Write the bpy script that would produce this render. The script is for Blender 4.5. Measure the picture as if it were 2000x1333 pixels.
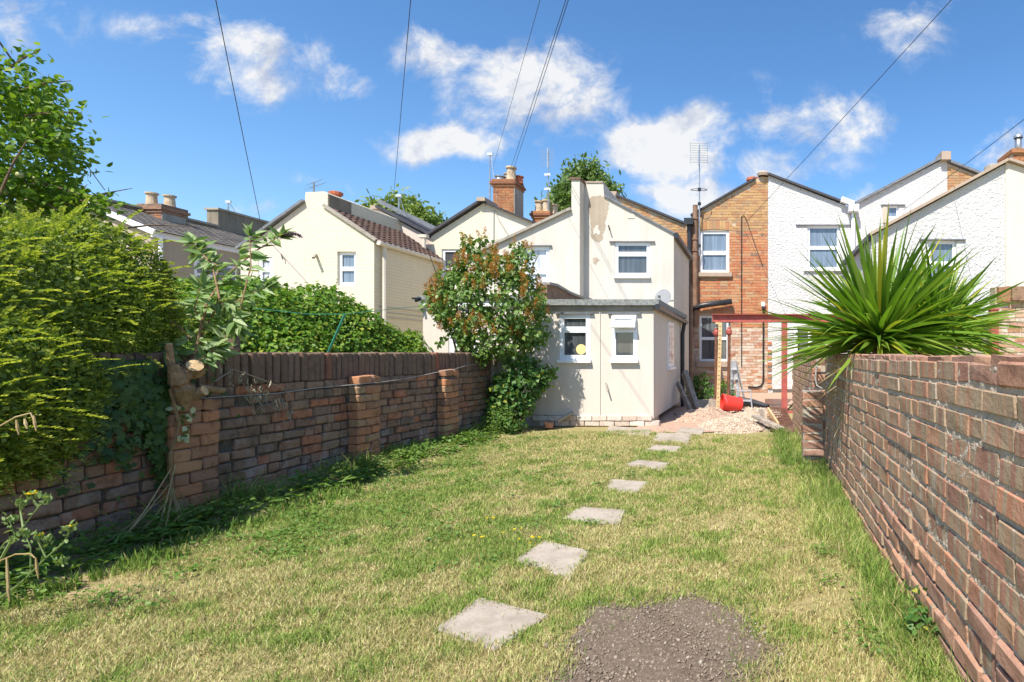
import bpy, bmesh, math, random
import numpy as np
from mathutils import Vector, Matrix
from mathutils.geometry import tessellate_polygon
random.seed(7); RG = np.random.default_rng(11)
sc = bpy.context.scene; COL = sc.collection
for o in list(bpy.data.objects): bpy.data.objects.remove(o)
R = math.radians

# ---------------------------------------------------------------- camera
F, VX, VY, EYE = 1100.0, 1475.0, 690.0, 1.2     # focal length and principal point in photo pixels, eye height in metres
cam = bpy.data.cameras.new('camera'); camo = bpy.data.objects.new('camera', cam); COL.objects.link(camo)
camo.location = (0, 0, EYE); camo.rotation_euler = (R(90), 0, 0)
cam.sensor_width = 36; cam.sensor_fit = 'HORIZONTAL'; cam.lens = F/2000*36
cam.shift_x = (1000-VX)/2000; cam.shift_y = (VY-666.5)/2000
cam.clip_start = .05; cam.clip_end = 2000
sc.camera = camo
def U(px, Y): return (px-VX)/F*Y                 # picture column -> X on the plane at distance Y
def W(py, Y): return EYE+(VY-py)/F*Y             # picture row -> height on the plane at distance Y
def G(px, py, z=0.0):                            # point on the ground
    Y = (EYE-z)*F/(py-VY); return (U(px, Y), Y)

# ---------------------------------------------------------------- light
SUN_EL, SUN_AZ = 55.0, 19.0                      # elevation; azimuth from -Y towards -X
sd = Vector((-math.sin(R(SUN_AZ))*math.cos(R(SUN_EL)), -math.cos(R(SUN_AZ))*math.cos(R(SUN_EL)), math.sin(R(SUN_EL))))
sun = bpy.data.lights.new('sun', 'SUN'); suno = bpy.data.objects.new('sun', sun); COL.objects.link(suno)
sun.energy = 4.1; sun.angle = R(.53); sun.color = (1, .94, .84)
suno.rotation_euler = sd.to_track_quat('Z', 'Y').to_euler()
vs = sc.view_settings; vs.view_transform = 'Standard'; vs.look = 'None'; vs.exposure = .94; vs.gamma = 1
vs.use_curve_mapping = False
SKY_STRENGTH = .13

class NT:                                         # tiny node helper
    def __init__(s, t): s.t = t; s.n = t.nodes; s.l = t.links
    def node(s, typ, ins=None, **kw):
        n = s.n.new(typ)
        for k, v in kw.items(): setattr(n, k, v)
        if ins:
            for k, v in ins.items():
                i = n.inputs[k]
                if isinstance(v, bpy.types.NodeSocket): s.l.new(v, i)
                else: i.default_value = v
        return n
    def math(s, op, a, b=0.0, c=0.0, clamp=False):
        return s.node('ShaderNodeMath', {0: a, 1: b, 2: c}, operation=op, use_clamp=clamp).outputs[0]
    def vec(s, op, a, b=(0, 0, 0)):
        n = s.node('ShaderNodeVectorMath', {0: a, 1: b}, operation=op)
        return n.outputs['Value'] if op in ('LENGTH', 'DOT_PRODUCT') else n.outputs[0]
    def noise(s, vec, scale, detail=4, rough=.55, dist=0, out=0):
        d = {'Scale': scale, 'Detail': detail, 'Roughness': rough, 'Distortion': dist}
        if vec is not None: d['Vector'] = vec
        return s.node('ShaderNodeTexNoise', d).outputs[out]
    def mix(s, f, a, b, bt='MIX'):
        n = s.node('ShaderNodeMix', data_type='RGBA', blend_type=bt)
        for i, v in ((0, f), (6, a), (7, b)):
            if isinstance(v, bpy.types.NodeSocket): s.l.new(v, n.inputs[i])
            else: n.inputs[i].default_value = v if i == 0 else (*v[:3], 1)
        return n.outputs[2]
    def ramp(s, f, stops, interp='LINEAR'):
        n = s.n.new('ShaderNodeValToRGB'); s.l.new(f, n.inputs[0]); cr = n.color_ramp; cr.interpolation = interp
        while len(cr.elements) < len(stops): cr.elements.new(.5)
        for e, (p, c) in zip(cr.elements, stops): e.position = p; e.color = (*c, 1) if len(c) == 3 else c
        return n.outputs[0]
    def rng(s, f, a, b, c=0., d=1.):
        n = s.node('ShaderNodeMapRange', {0: f, 1: a, 2: b, 3: c, 4: d}); n.clamp = True; return n.outputs[0]

# world: Nishita sky with clouds placed by direction
wd = bpy.data.worlds.new('World'); sc.world = wd; wd.use_nodes = True
t = NT(wd.node_tree); t.n.clear()
sky = t.node('ShaderNodeTexSky', sky_type='NISHITA', sun_disc=False, sun_elevation=R(SUN_EL), sun_rotation=R(180+SUN_AZ))
sky.air_density = 1.0; sky.dust_density = .4; sky.ozone_density = 3.0; sky.altitude = 50
hs = t.node('ShaderNodeHueSaturation', {'Saturation': 1.2, 'Value': .86, 'Color': sky.outputs[0]})
tint = t.mix(1.0, hs.outputs[0], (1.0, 1.0, 1.0), 'MULTIPLY')
bg = t.node('ShaderNodeBackground', {'Color': tint, 'Strength': SKY_STRENGTH})
tc = t.node('ShaderNodeTexCoord').outputs['Generated']
sep = t.node('ShaderNodeSeparateXYZ', {0: tc}).outputs
ay = t.math('MAXIMUM', t.math('ABSOLUTE', sep[1]), .12)
front = t.rng(sep[1], .0, .2)
uv0 = t.node('ShaderNodeCombineXYZ', {0: t.math('DIVIDE', sep[0], ay), 1: t.math('DIVIDE', sep[2], ay), 2: 0.}).outputs[0]
wn = t.vec('SUBTRACT', t.noise(uv0, 5.0, 6, .6, out=1), (.5, .5, .5))
uv = t.vec('ADD', uv0, t.vec('MULTIPLY', wn, (.16, .13, 0)))
fine = t.noise(t.vec('MULTIPLY', uv0, (1, 1.25, 1)), 7.5, 9, .62, .3)
CL = [(1045, 165, 180, 92, 1.05), (905, 275, 165, 46, .9), (1300, 290, 125, 80, 1.15), (1350, 385, 130, 45, .9), (1600, 235, 150, 58, .85),
      (1540, 320, 110, 40, .65), (480, 95, 160, 95, .72), (340, 45, 130, 36, .6), (850, 100, 100, 42, .75), (670, 150, 60, 44, .62),
      (50, 45, 120, 70, .62), (1770, 45, 115, 60, .6), (1965, 290, 60, 50, .8), (510, 415, 70, 26, .6), (600, 352, 60, 15, .35), (690, 357, 34, 20, .45),
      (1150, 245, 70, 36, .45), (1700, 390, 90, 22, .5), (1550, 165, 110, 22, .25), (540, 180, 60, 32, .5), (-400, 200, 300, 100, .7), (-900, 420, 400, 90, .7), (2500, 180, 350, 90, .8), (1200, -400, 260, 90, .7), (300, -500, 300, 90, .6)]
acc = None
for (cx, cy, a, b, am) in CL:
    q = t.vec('MULTIPLY', t.vec('SUBTRACT', uv, ((cx-VX)/F, (VY-cy)/F, 0)), (F/a, F/b, 0))
    m = t.math('MULTIPLY', t.math('SUBTRACT', 1.42, t.vec('LENGTH', q), clamp=True), am)
    acc = m if acc is None else t.math('MAXIMUM', acc, m)
back = t.rng(t.noise(t.vec('ADD', uv0, (7, 3, 0)), 1.6, 3, .5), .52, .72, 0, .8)
M_ = t.math('ADD', t.math('MULTIPLY', acc, front), t.math('MULTIPLY', back, t.math('SUBTRACT', 1., front)))
dens = t.math('ADD', t.math('MULTIPLY', M_, 1.15), t.math('MULTIPLY', t.math('SUBTRACT', fine, .60), 3.8))
dens = t.math('MULTIPLY', t.math('POWER', t.rng(dens, -.12, .72), 1.35), t.rng(M_, .03, .45))
dens = t.math('MULTIPLY', dens, t.rng(sep[2], .0, .06))
up = t.noise(t.vec('ADD', uv, (0, .05, 0)), 9, 6, .6)
cc = t.ramp(t.math('ADD', t.math('MULTIPLY', up, 1.0), t.math('MULTIPLY', dens, .08)), [(.42, (.58, .64, .78)), (.58, (1., 1., 1.0))])
bgc = t.node('ShaderNodeBackground', {'Color': cc, 'Strength': .50})
mx = t.node('ShaderNodeMixShader', {0: t.math('MULTIPLY', dens, .93), 1: bg.outputs[0], 2: bgc.outputs[0]})
t.l.new(mx.outputs[0], t.node('ShaderNodeOutputWorld').inputs[0])

# ---------------------------------------------------------------- materials
def newmat(name):
    m = bpy.data.materials.new(name); m.use_nodes = True; t = NT(m.node_tree)
    p = t.n['Principled BSDF']; return m, t, p
def flat(name, c, rough=.6, metal=0., var=.12, sc_=6., bump=.0, bs=60, spec=.4):
    m, t, p = newmat(name); oc = t.node('ShaderNodeTexCoord').outputs['Object']
    n = t.noise(oc, sc_, 5)
    c0 = tuple(x*(1-var) for x in c); c1 = tuple(min(1, x*(1+var)) for x in c)
    t.l.new(t.ramp(n, [(.3, c0), (.7, c1)]), p.inputs['Base Color'])
    p.inputs['Roughness'].default_value = rough; p.inputs['Metallic'].default_value = metal; p.inputs['Specular IOR Level'].default_value = spec
    if bump:
        b = t.node('ShaderNodeBump', {'Strength': bump, 'Distance': .01, 'Height': t.noise(oc, bs, 4)})
        t.l.new(b.outputs[0], p.inputs['Normal'])
    return m
def render_mat(name, base, dirt, amount=.35, bs=45, bd=.004, strips=None, rough=.85, brick=False):
    """painted render: mottling, fine vertical runs and small grey stains"""
    m, t, p = newmat(name); oc = t.node('ShaderNodeTexCoord').outputs['Object']
    n1 = t.noise(oc, 1.3, 6, .6); n2 = t.noise(t.vec('MULTIPLY', oc, (9, 9, .7)), 1.0, 5, .6); n3 = t.noise(oc, 22, 5, .7)
    f = t.math('MULTIPLY', t.rng(t.math('ADD', t.math('MULTIPLY', n1, .5), t.math('MULTIPLY', n2, .5)), .45, .72), amount)
    c = t.mix(f, base, dirt)
    c = t.mix(t.rng(n3, .62, .8, 0, amount*.6), c, tuple(x*.6 for x in dirt))
    t.l.new(c, p.inputs['Base Color']); p.inputs['Roughness'].default_value = rough; p.inputs['Specular IOR Level'].default_value = .2
    h = t.noise(oc, bs, 3, .6)
    if brick:
        sp = t.node('ShaderNodeSeparateXYZ', {0: oc}).outputs
        bv = t.node('ShaderNodeCombineXYZ', {0: t.math('ADD', sp[0], sp[1]), 1: sp[2], 2: 0.}).outputs[0]
        wob = t.vec('MULTIPLY', t.vec('SUBTRACT', t.noise(oc, 6, 2, out=1), (.5, .5, .5)), (.02, .02, 0))
        bt = t.node('ShaderNodeTexBrick', {'Vector': t.vec('ADD', bv, wob), 'Scale': 1., 'Mortar Size': .006, 'Mortar Smooth': .6, 'Brick Width': .235, 'Row Height': .083})
        h = t.math('SUBTRACT', t.math('MULTIPLY', h, .5), t.math('MULTIPLY', bt.outputs['Fac'], 1.2))
    b = t.node('ShaderNodeBump', {'Strength': .8, 'Distance': bd, 'Height': h}); t.l.new(b.outputs[0], p.inputs['Normal'])
    return m
def rnd_input(t):
    a = t.node('ShaderNodeAttribute', attribute_name='rnd').outputs['Fac']
    o = t.node('ShaderNodeObjectInfo').outputs['Random']
    return t.math('FRACT', t.math('ADD', a, o))
def brick_mat(name, stops, mottle=.35, pale=(.5, .47, .43), pale_amt=.25, stripes=False, moss=None, bump=.5, low_white=False):
    m, t, p = newmat(name); geo = t.node('ShaderNodeNewGeometry').outputs['Position']
    r = rnd_input(t)
    c = t.ramp(r, stops, 'CONSTANT' if False else 'LINEAR')
    off = t.node('ShaderNodeCombineXYZ', {0: t.math('MULTIPLY', r, 7.3), 1: t.math('MULTIPLY', r, 3.1), 2: 0.}).outputs[0]
    g2 = t.vec('ADD', geo, off)
    n = t.noise(g2, 14, 6, .65); n2 = t.noise(geo, 70, 4, .7); n3 = t.noise(geo, 2.2, 5, .65)
    dark = t.mix(1., c, (.5, .48, .46), 'MULTIPLY'); lite = t.mix(.35, c, pale)
    if stripes:
        q = t.node('ShaderNodeSeparateXYZ', {0: g2}).outputs
        sv = t.node('ShaderNodeCombineXYZ', {0: t.math('MULTIPLY', q[1], 24.), 1: t.math('MULTIPLY', r, 40.), 2: t.math('MULTIPLY', q[2], .25)}).outputs[0]
        s_ = t.noise(sv, 1., 2, .4)
        c = t.mix(t.rng(s_, .48, .52), c, (.36, .265, .175)); c = t.mix(t.rng(s_, .66, .70, 0, .6), c, (.52, .45, .37))
        lite = t.mix(.3, c, pale); dark = t.mix(1., c, (.55, .52, .5), 'MULTIPLY')
    c = t.mix(t.rng(n, .5, .3, 0, min(1., mottle*1.9)), c, dark)
    c = t.mix(t.rng(n, .52, .75, 0, mottle), c, lite)
    c = t.mix(t.rng(t.noise(geo, 9, 8, .75), .56, .68, 0, pale_amt), c, pale)
    if low_white:
        z = t.node('ShaderNodeSeparateXYZ', {0: geo}).outputs[2]
        f = t.math('MULTIPLY', t.rng(z, .5, .1), t.rng(t.noise(geo, 5, 6, .7), .50, .60)); c = t.mix(t.math('MULTIPLY', f, .75), c, (.40, .37, .34))
    if moss:
        c = t.mix(t.rng(t.noise(geo, 3.5, 7, .7), .52, .7, 0, .6), c, moss)
    t.l.new(c, p.inputs['Base Color']); p.inputs['Roughness'].default_value = .92; p.inputs['Specular IOR Level'].default_value = .15
    b = t.node('ShaderNodeBump', {'Strength': bump, 'Distance': .008, 'Height': t.math('ADD', n2, t.math('MULTIPLY', n, 1.5))})
    t.l.new(b.outputs[0], p.inputs['Normal']); return m
def leaf_mat(name, stops, trans=.35, rough=.5, spec=.35, under=1.25):
    m, t, p = newmat(name); r = rnd_input(t)
    geo = t.node('ShaderNodeNewGeometry')
    c = t.ramp(r, stops)
    n = t.noise(geo.outputs['Position'], 3., 3, .6)
    c = t.mix(t.rng(n, .4, .7, 0, .35), c, t.mix(1., c, (.72, .80, .6), 'MULTIPLY'))
    t.l.new(c, p.inputs['Base Color']); p.inputs['Roughness'].default_value = rough; p.inputs['Specular IOR Level'].default_value = spec
    tr = t.node('ShaderNodeBsdfTranslucent', {'Color': t.mix(1., c, (1.25, 1.35, .6), 'MULTIPLY')})
    mixs = t.node('ShaderNodeMixShader', {0: trans, 1: p.outputs[0], 2: tr.outputs[0]})
    t.l.new(mixs.outputs[0], t.n['Material Output'].inputs[0]); return m

MAT = {}
MAT['white'] = render_mat('white_render', (.63, .57, .50), (.47, .405, .335), .45)
MAT['wing'] = render_mat('cream_white_render', (.60, .55, .485), (.42, .38, .32), .6)
MAT['cream'] = render_mat('cream_render', (.66, .60, .51), (.46, .41, .33), .5)
MAT['yellow'] = render_mat('yellow_painted_brick', (.68, .62, .48), (.56, .50, .38), .4, brick=True, bd=.006)
MAT['pink'] = render_mat('pinkish_render', (.60, .525, .46), (.5, .43, .37), .3)
MAT['beige'] = render_mat('beige_render', (.50, .43, .33), (.36, .30, .24), .4)  # plain beige render, the column's own colour
MAT['pebble'] = render_mat('white_roughcast', (.61, .60, .59), (.44, .44, .43), .5, bs=17, bd=.06)
MAT['tan'] = render_mat('tan_render', (.42, .36, .28), (.3, .25, .2), .4)
MAT['conc'] = render_mat('weathered_concrete', (.36, .32, .27), (.14, .13, .11), .8, bs=30, bd=.008)
MAT['parapet'] = render_mat('blackened_parapet', (.24, .205, .155), (.06, .055, .05), .95, bs=20, bd=.01)
MAT['stone'] = render_mat('stone_sill', (.42, .33, .26), (.25, .2, .16), .5)
MAT['upvc'] = flat('white_upvc', (.83, .84, .86), .3, var=.03)
MAT['black'] = flat('black_plastic', (.03, .032, .036), .35, var=.2)
MAT['lead'] = flat('grey_lead', (.16, .17, .19), .55, var=.25, sc_=9)
MAT['felt'] = flat('green_grey_roof_felt', (.24, .25, .24), .95, var=.35, sc_=25, bump=.9, bs=90)
MAT['pipebrown'] = flat('brown_iron_pipe', (.22, .13, .085), .7, var=.3)
MAT['pot'] = flat('buff_clay_pot', (.48, .38, .26), .85, var=.3, sc_=7, bump=.4)
MAT['redpot'] = flat('red_clay_pot', (.42, .12, .06), .8, var=.25)
MAT['metal'] = flat('dull_galvanised_metal', (.45, .46, .47), .4, .8, var=.2)
MAT['alu'] = flat('scuffed_aluminium', (.62, .63, .65), .4, .6, var=.12)
MAT['oxide'] = flat('red_oxide_steel', (.36, .085, .065), .55, var=.2, sc_=10, bump=.2)
MAT['rust'] = flat('rusty_steel', (.16, .07, .04), .8, var=.4, sc_=14, bump=.4)
MAT['timber'] = flat('pale_new_timber', (.62, .43, .22), .7, var=.2, sc_=8)
MAT['oldwood'] = flat('weathered_board', (.32, .27, .22), .85, var=.3, sc_=12, bump=.5)
MAT['bucket'] = flat('red_plastic', (.72, .045, .03), .3, var=.08)
MAT['membrane'] = flat('black_sheet', (.02, .02, .024), .35, var=.3, bump=.6, bs=9)
MAT['room_dark'] = flat('unlit_room_dark', (.06, .05, .05), .9)  # near-black that stands in for the unlit room behind an open casement
MAT['plate'] = flat('straw_disc', (.72, .58, .26), .7, var=.15, sc_=40)
MAT['dish'] = flat('grey_dish', (.25, .255, .26), .45, var=.12)
MAT['wire'] = flat('black_cable', (.02, .02, .022), .6)
MAT['greyw'] = flat('grey_wire', (.4, .4, .38), .5)
MAT['bark'] = flat('bark', (.16, .11, .075), .95, var=.35, sc_=20, bump=.9, bs=40)
MAT['cutwood'] = flat('cut_wood', (.55, .38, .2), .85, var=.3, sc_=30, bump=.6)
MAT['barkpale'] = flat('pale_brown_bark', (.27, .17, .09), .9, var=.3, sc_=25, bump=.8, bs=50)
MAT['greenpole'] = flat('green_coated_steel', (.03, .2, .13), .5)
MAT['slate'] = brick_mat('slate', [(0, (.05, .052, .062)), (.5, (.075, .075, .085)), (1, (.06, .055, .06))], .3, (.2, .19, .17), .2, bump=.2)
MAT['oldslate'] = brick_mat('old_lichened_slate', [(0, (.13, .12, .115)), (.5, (.18, .16, .14)), (1, (.10, .09, .09))], .3, (.26, .24, .19), .4, bump=.2)
MAT['tile'] = brick_mat('brown_concrete_tile', [(0, (.085, .055, .045)), (.5, (.12, .075, .06)), (1, (.07, .05, .045))], .3, (.2, .17, .14), .3, bump=.3)
MAT['bL'] = brick_mat('old_red_brown_brick', [(0, (.29, .18, .13)), (.18, (.19, .135, .105)), (.36, (.37, .20, .125)), (.5, (.22, .15, .11)), (.66, (.43, .175, .095)), (.8, (.27, .17, .12)), (1, (.34, .215, .14))], .55, (.40, .35, .29), .55, low_white=True, moss=(.11, .095, .065))
MAT['bLc'] = brick_mat('sooty_coping_brick', [(0, (.16, .11, .085)), (.4, (.21, .135, .10)), (.75, (.19, .12, .085)), (.93, (.15, .105, .085)), (1, (.3, .12, .07))], .4, (.26, .23, .19), .3, moss=(.10, .085, .055))
MAT['bLp'] = brick_mat('orange_pier_brick', [(0, (.42, .20, .11)), (.3, (.30, .17, .11)), (.6, (.50, .22, .11)), (.85, (.38, .26, .15)), (1, (.44, .20, .11))], .4, (.42, .36, .3), .35)
MAT['bR'] = brick_mat('striped_brown_brick', [(0, (.42, .215, .145)), (.35, (.33, .18, .13)), (.6, (.46, .225, .135)), (.8, (.40, .265, .17)), (1, (.39, .20, .135))], .35, (.50, .45, .38), .16, stripes=True)
MAT['bRo'] = brick_mat('rough_orange_brick', [(0, (.46, .25, .165)), (.3, (.34, .20, .15)), (.6, (.42, .225, .15)), (1, (.47, .27, .17))], .45, (.46, .40, .34), .3)
MAT['bH'] = brick_mat('house_orange_brick', [(0, (.50, .19, .085)), (.2, (.42, .16, .08)), (.4, (.52, .25, .12)), (.55, (.46, .30, .17)), (.7, (.54, .20, .085)), (.82, (.27, .17, .12)), (.9, (.48, .17, .09)), (1, (.5, .26, .13))], .3, (.6, .5, .4), .25)
MAT['bHb'] = brick_mat('house_buff_brick', [(0, (.46, .27, .12)), (.4, (.50, .32, .15)), (.6, (.42, .2, .1)), (1, (.38, .25, .14))], .3, (.5, .42, .32), .2)
MAT['bHd'] = brick_mat('house_low_limewashed_brick', [(0, (.48, .24, .14)), (.3, (.55, .42, .32)), (.5, (.62, .54, .45)), (.75, (.42, .19, .11)), (1, (.58, .48, .4))], .4, (.68, .62, .55), .7)
MAT['bC'] = brick_mat('chimney_brick', [(0, (.36, .13, .06)), (.5, (.42, .2, .09)), (1, (.22, .1, .06))], .4, (.4, .3, .2), .25)
MAT['bP'] = brick_mat('painted_plinth_brick', [(0, (.62, .52, .45)), (.5, (.5, .38, .31)), (1, (.66, .6, .53))], .3, (.7, .66, .6), .5)
MAT['mortL'] = render_mat('dark_lime_mortar', (.15, .125, .10), (.03, .026, .022), 1.0, bs=60, bd=.012)
MAT['mortR'] = render_mat('pale_lime_mortar', (.50, .43, .345), (.27, .215, .16), .9, bs=55, bd=.014)
MAT['mortH'] = render_mat('buff_mortar', (.50, .40, .29), (.35, .26, .18), .5)
MAT['slab'] = render_mat('concrete_slab', (.40, .345, .285), (.23, .185, .145), 1.0, bs=60, bd=.004)
MAT['gravel'] = flat('pale_gravel', (.44, .36, .27), .95, var=.35, sc_=60, bump=.8)
MAT['rubble'] = flat('pink_sandy_spoil', (.44, .29, .21), .95, var=.25, sc_=30, bump=1, bs=60)
MAT['wetclay'] = flat('wet_red_clay', (.13, .06, .04), .45, var=.5, sc_=10, bump=1, bs=20)
MAT['apple'] = flat('pale_green_apple', (.42, .42, .18), .4)

def glass_mat(name, c, rough=.03):
    m, t, p = newmat(name); oc = t.node('ShaderNodeTexCoord').outputs['Object']
    fold = t.noise(t.vec('MULTIPLY', oc, (16, 16, .6)), 1., 2, .4); t.l.new(t.mix(t.rng(fold, .45, .65), t.mix(t.noise(oc, 2.0, 3), c, tuple(x*1.6 for x in c)), tuple(x*1.9 for x in c)), p.inputs['Base Color'])
    p.inputs['Roughness'].default_value = rough; p.inputs['IOR'].default_value = 1.75
    b = t.node('ShaderNodeBump', {'Strength': .06, 'Distance': .02, 'Height': t.noise(oc, 1.5, 2)}); t.l.new(b.outputs[0], p.inputs['Normal'])
    return m
MAT['glass'] = glass_mat('dark_window_glass', (.05, .055, .06))
MAT['glassb'] = glass_mat('sky_tinted_window_glass', (.11, .14, .18))  # blue-grey of the reflected sky is put into the base colour
MAT['glassw'] = glass_mat('net_curtain_glass', (.30, .31, .33))

def leafs(k, *a, **kw): MAT[k] = leaf_mat(k, *a, **kw)
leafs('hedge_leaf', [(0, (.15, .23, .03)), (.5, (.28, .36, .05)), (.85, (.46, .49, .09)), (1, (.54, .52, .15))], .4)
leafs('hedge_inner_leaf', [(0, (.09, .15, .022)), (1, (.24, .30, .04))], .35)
leafs('apple_leaf', [(0, (.08, .17, .016)), (.6, (.15, .26, .022)), (1, (.26, .36, .05))], .4)
leafs('ivy_leaf', [(0, (.075, .17, .018)), (.6, (.14, .27, .024)), (.9, (.26, .36, .04)), (1, (.38, .40, .06))], .35)
leafs('wall_ivy_leaf', [(0, (.035, .085, .02)), (1, (.09, .16, .035))], .3)
leafs('lilac_leaf', [(0, (.075, .16, .03)), (.6, (.14, .24, .045)), (1, (.24, .33, .07))], .3, spec=.5)
leafs('lilac_seed', [(0, (.36, .14, .035)), (.5, (.46, .20, .045)), (1, (.52, .30, .07))], .3, rough=.9)
leafs('buddleia_leaf', [(0, (.14, .24, .07)), (.6, (.24, .34, .13)), (1, (.36, .43, .22))], .3)
leafs('purple_flower', [(0, (.10, .06, .10)), (1, (.2, .11, .2))], .2)
leafs('shrub_leaf', [(0, (.065, .16, .036)), (.7, (.12, .23, .055)), (.93, (.12, .22, .05)), (1, (.45, .42, .07))], .3)
leafs('cordyline_leaf', [(0, (.09, .19, .02)), (.55, (.15, .27, .03)), (.9, (.26, .36, .06)), (1, (.5, .42, .05))], .35, rough=.35, spec=.5)
leafs('far_leaf', [(0, (.12, .19, .035)), (1, (.26, .32, .08))], .3)
leafs('far_dark_leaf', [(0, (.085, .15, .035)), (1, (.17, .25, .07))], .3)
leafs('weed_leaf', [(0, (.10, .20, .03)), (1, (.20, .30, .07))], .35)
leafs('oxtongue', [(0, (.15, .24, .07)), (1, (.30, .38, .16))], .35)
leafs('yellow_petal', [(0, (.8, .55, .01)), (1, (.85, .65, .02))], .3)
leafs('dead_leaf', [(0, (.30, .26, .2)), (1, (.48, .44, .37))], .2, rough=.9)
leafs('straw', [(0, (.42, .30, .14)), (1, (.58, .45, .25))], .2, rough=.8)
leafs('variegated', [(0, (.5, .52, .3)), (1, (.5, .52, .3))], .2)
def grass_mat():
    m, t, p = newmat('lawn_grass'); r = t.node('ShaderNodeAttribute', attribute_name='rnd').outputs['Fac']; d = t.node('ShaderNodeAttribute', attribute_name='dry').outputs['Fac']
    g = t.ramp(r, [(0, (.085, .17, .03)), (.3, (.18, .29, .05)), (.7, (.36, .44, .10)), (1, (.60, .62, .24))])
    s = t.ramp(r, [(0, (.30, .21, .09)), (.4, (.54, .44, .20)), (1, (.80, .70, .42))])
    c = t.mix(d, g, s); t.l.new(c, p.inputs['Base Color']); p.inputs['Roughness'].default_value = .6; p.inputs['Specular IOR Level'].default_value = .25
    tr = t.node('ShaderNodeBsdfTranslucent', {'Color': c})
    mm = t.node('ShaderNodeMixShader', {0: .3, 1: p.outputs[0], 2: tr.outputs[0]}); t.l.new(mm.outputs[0], t.n['Material Output'].inputs[0])
    return m
MAT['grass'] = grass_mat()
def ground_mat():
    m, t, p = newmat('dry_lawn_soil'); geo = t.node('ShaderNodeNewGeometry').outputs['Position']
    n = t.noise(geo, 1.2, 6, .6); n2 = t.noise(geo, 35, 5, .7)
    c = t.mix(t.rng(n, .4, .62), (.30, .27, .11), (.42, .33, .17)); c = t.mix(t.rng(n2, .5, .62, 0, .5), c, (.17, .12, .075))
    t.l.new(c, p.inputs['Base Color']); p.inputs['Roughness'].default_value = .95; p.inputs['Specular IOR Level'].default_value = .1
    b = t.node('ShaderNodeBump', {'Strength': 1., 'Distance': .02, 'Height': n2}); t.l.new(b.outputs[0], p.inputs['Normal']); return m
MAT['ground'] = ground_mat()
def soil_mat():
    m, t, p = newmat('grey_brown_soil'); geo = t.node('ShaderNodeNewGeometry').outputs['Position']
    n2 = t.noise(geo, 55, 8, .75); n3 = t.noise(geo, 160, 2, .5)
    c = t.mix(t.rng(n2, .35, .65), (.145, .11, .082), (.26, .20, .15)); c = t.mix(t.rng(n3, .66, .74, 0, .7), c, (.36, .31, .25))
    t.l.new(c, p.inputs['Base Color']); p.inputs['Roughness'].default_value = .97; p.inputs['Specular IOR Level'].default_value = .1
    b = t.node('ShaderNodeBump', {'Strength': 1., 'Distance': .015, 'Height': n2}); t.l.new(b.outputs[0], p.inputs['Normal']); return m
MAT['soil'] = soil_mat()

# ---------------------------------------------------------------- builders
def fin(name, me, mat, parent=None):
    o = bpy.data.objects.new(name, me); COL.objects.link(o)
    if mat is not None:
        for m in (mat if isinstance(mat, (list, tuple)) else [mat]): me.materials.append(MAT[m] if isinstance(m, str) else m)
    if parent is not None:
        o.parent = parent; 
        if parent.get('root'): o.location = -Vector(parent.location)
    return o
def thing(name, label, cat, loc=(0, 0, 0), group=None):
    o = bpy.data.objects.new(name, None); COL.objects.link(o); o.location = loc; o.empty_display_size = .2
    o['label'] = label; o['category'] = cat; o['root'] = 1
    if group: o['group'] = group
    return o
def tag(o, label, cat, group=None):
    o['label'] = label; o['category'] = cat
    if group: o['group'] = group
    return o
def kind(o, k): o['kind'] = k; return o

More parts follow.
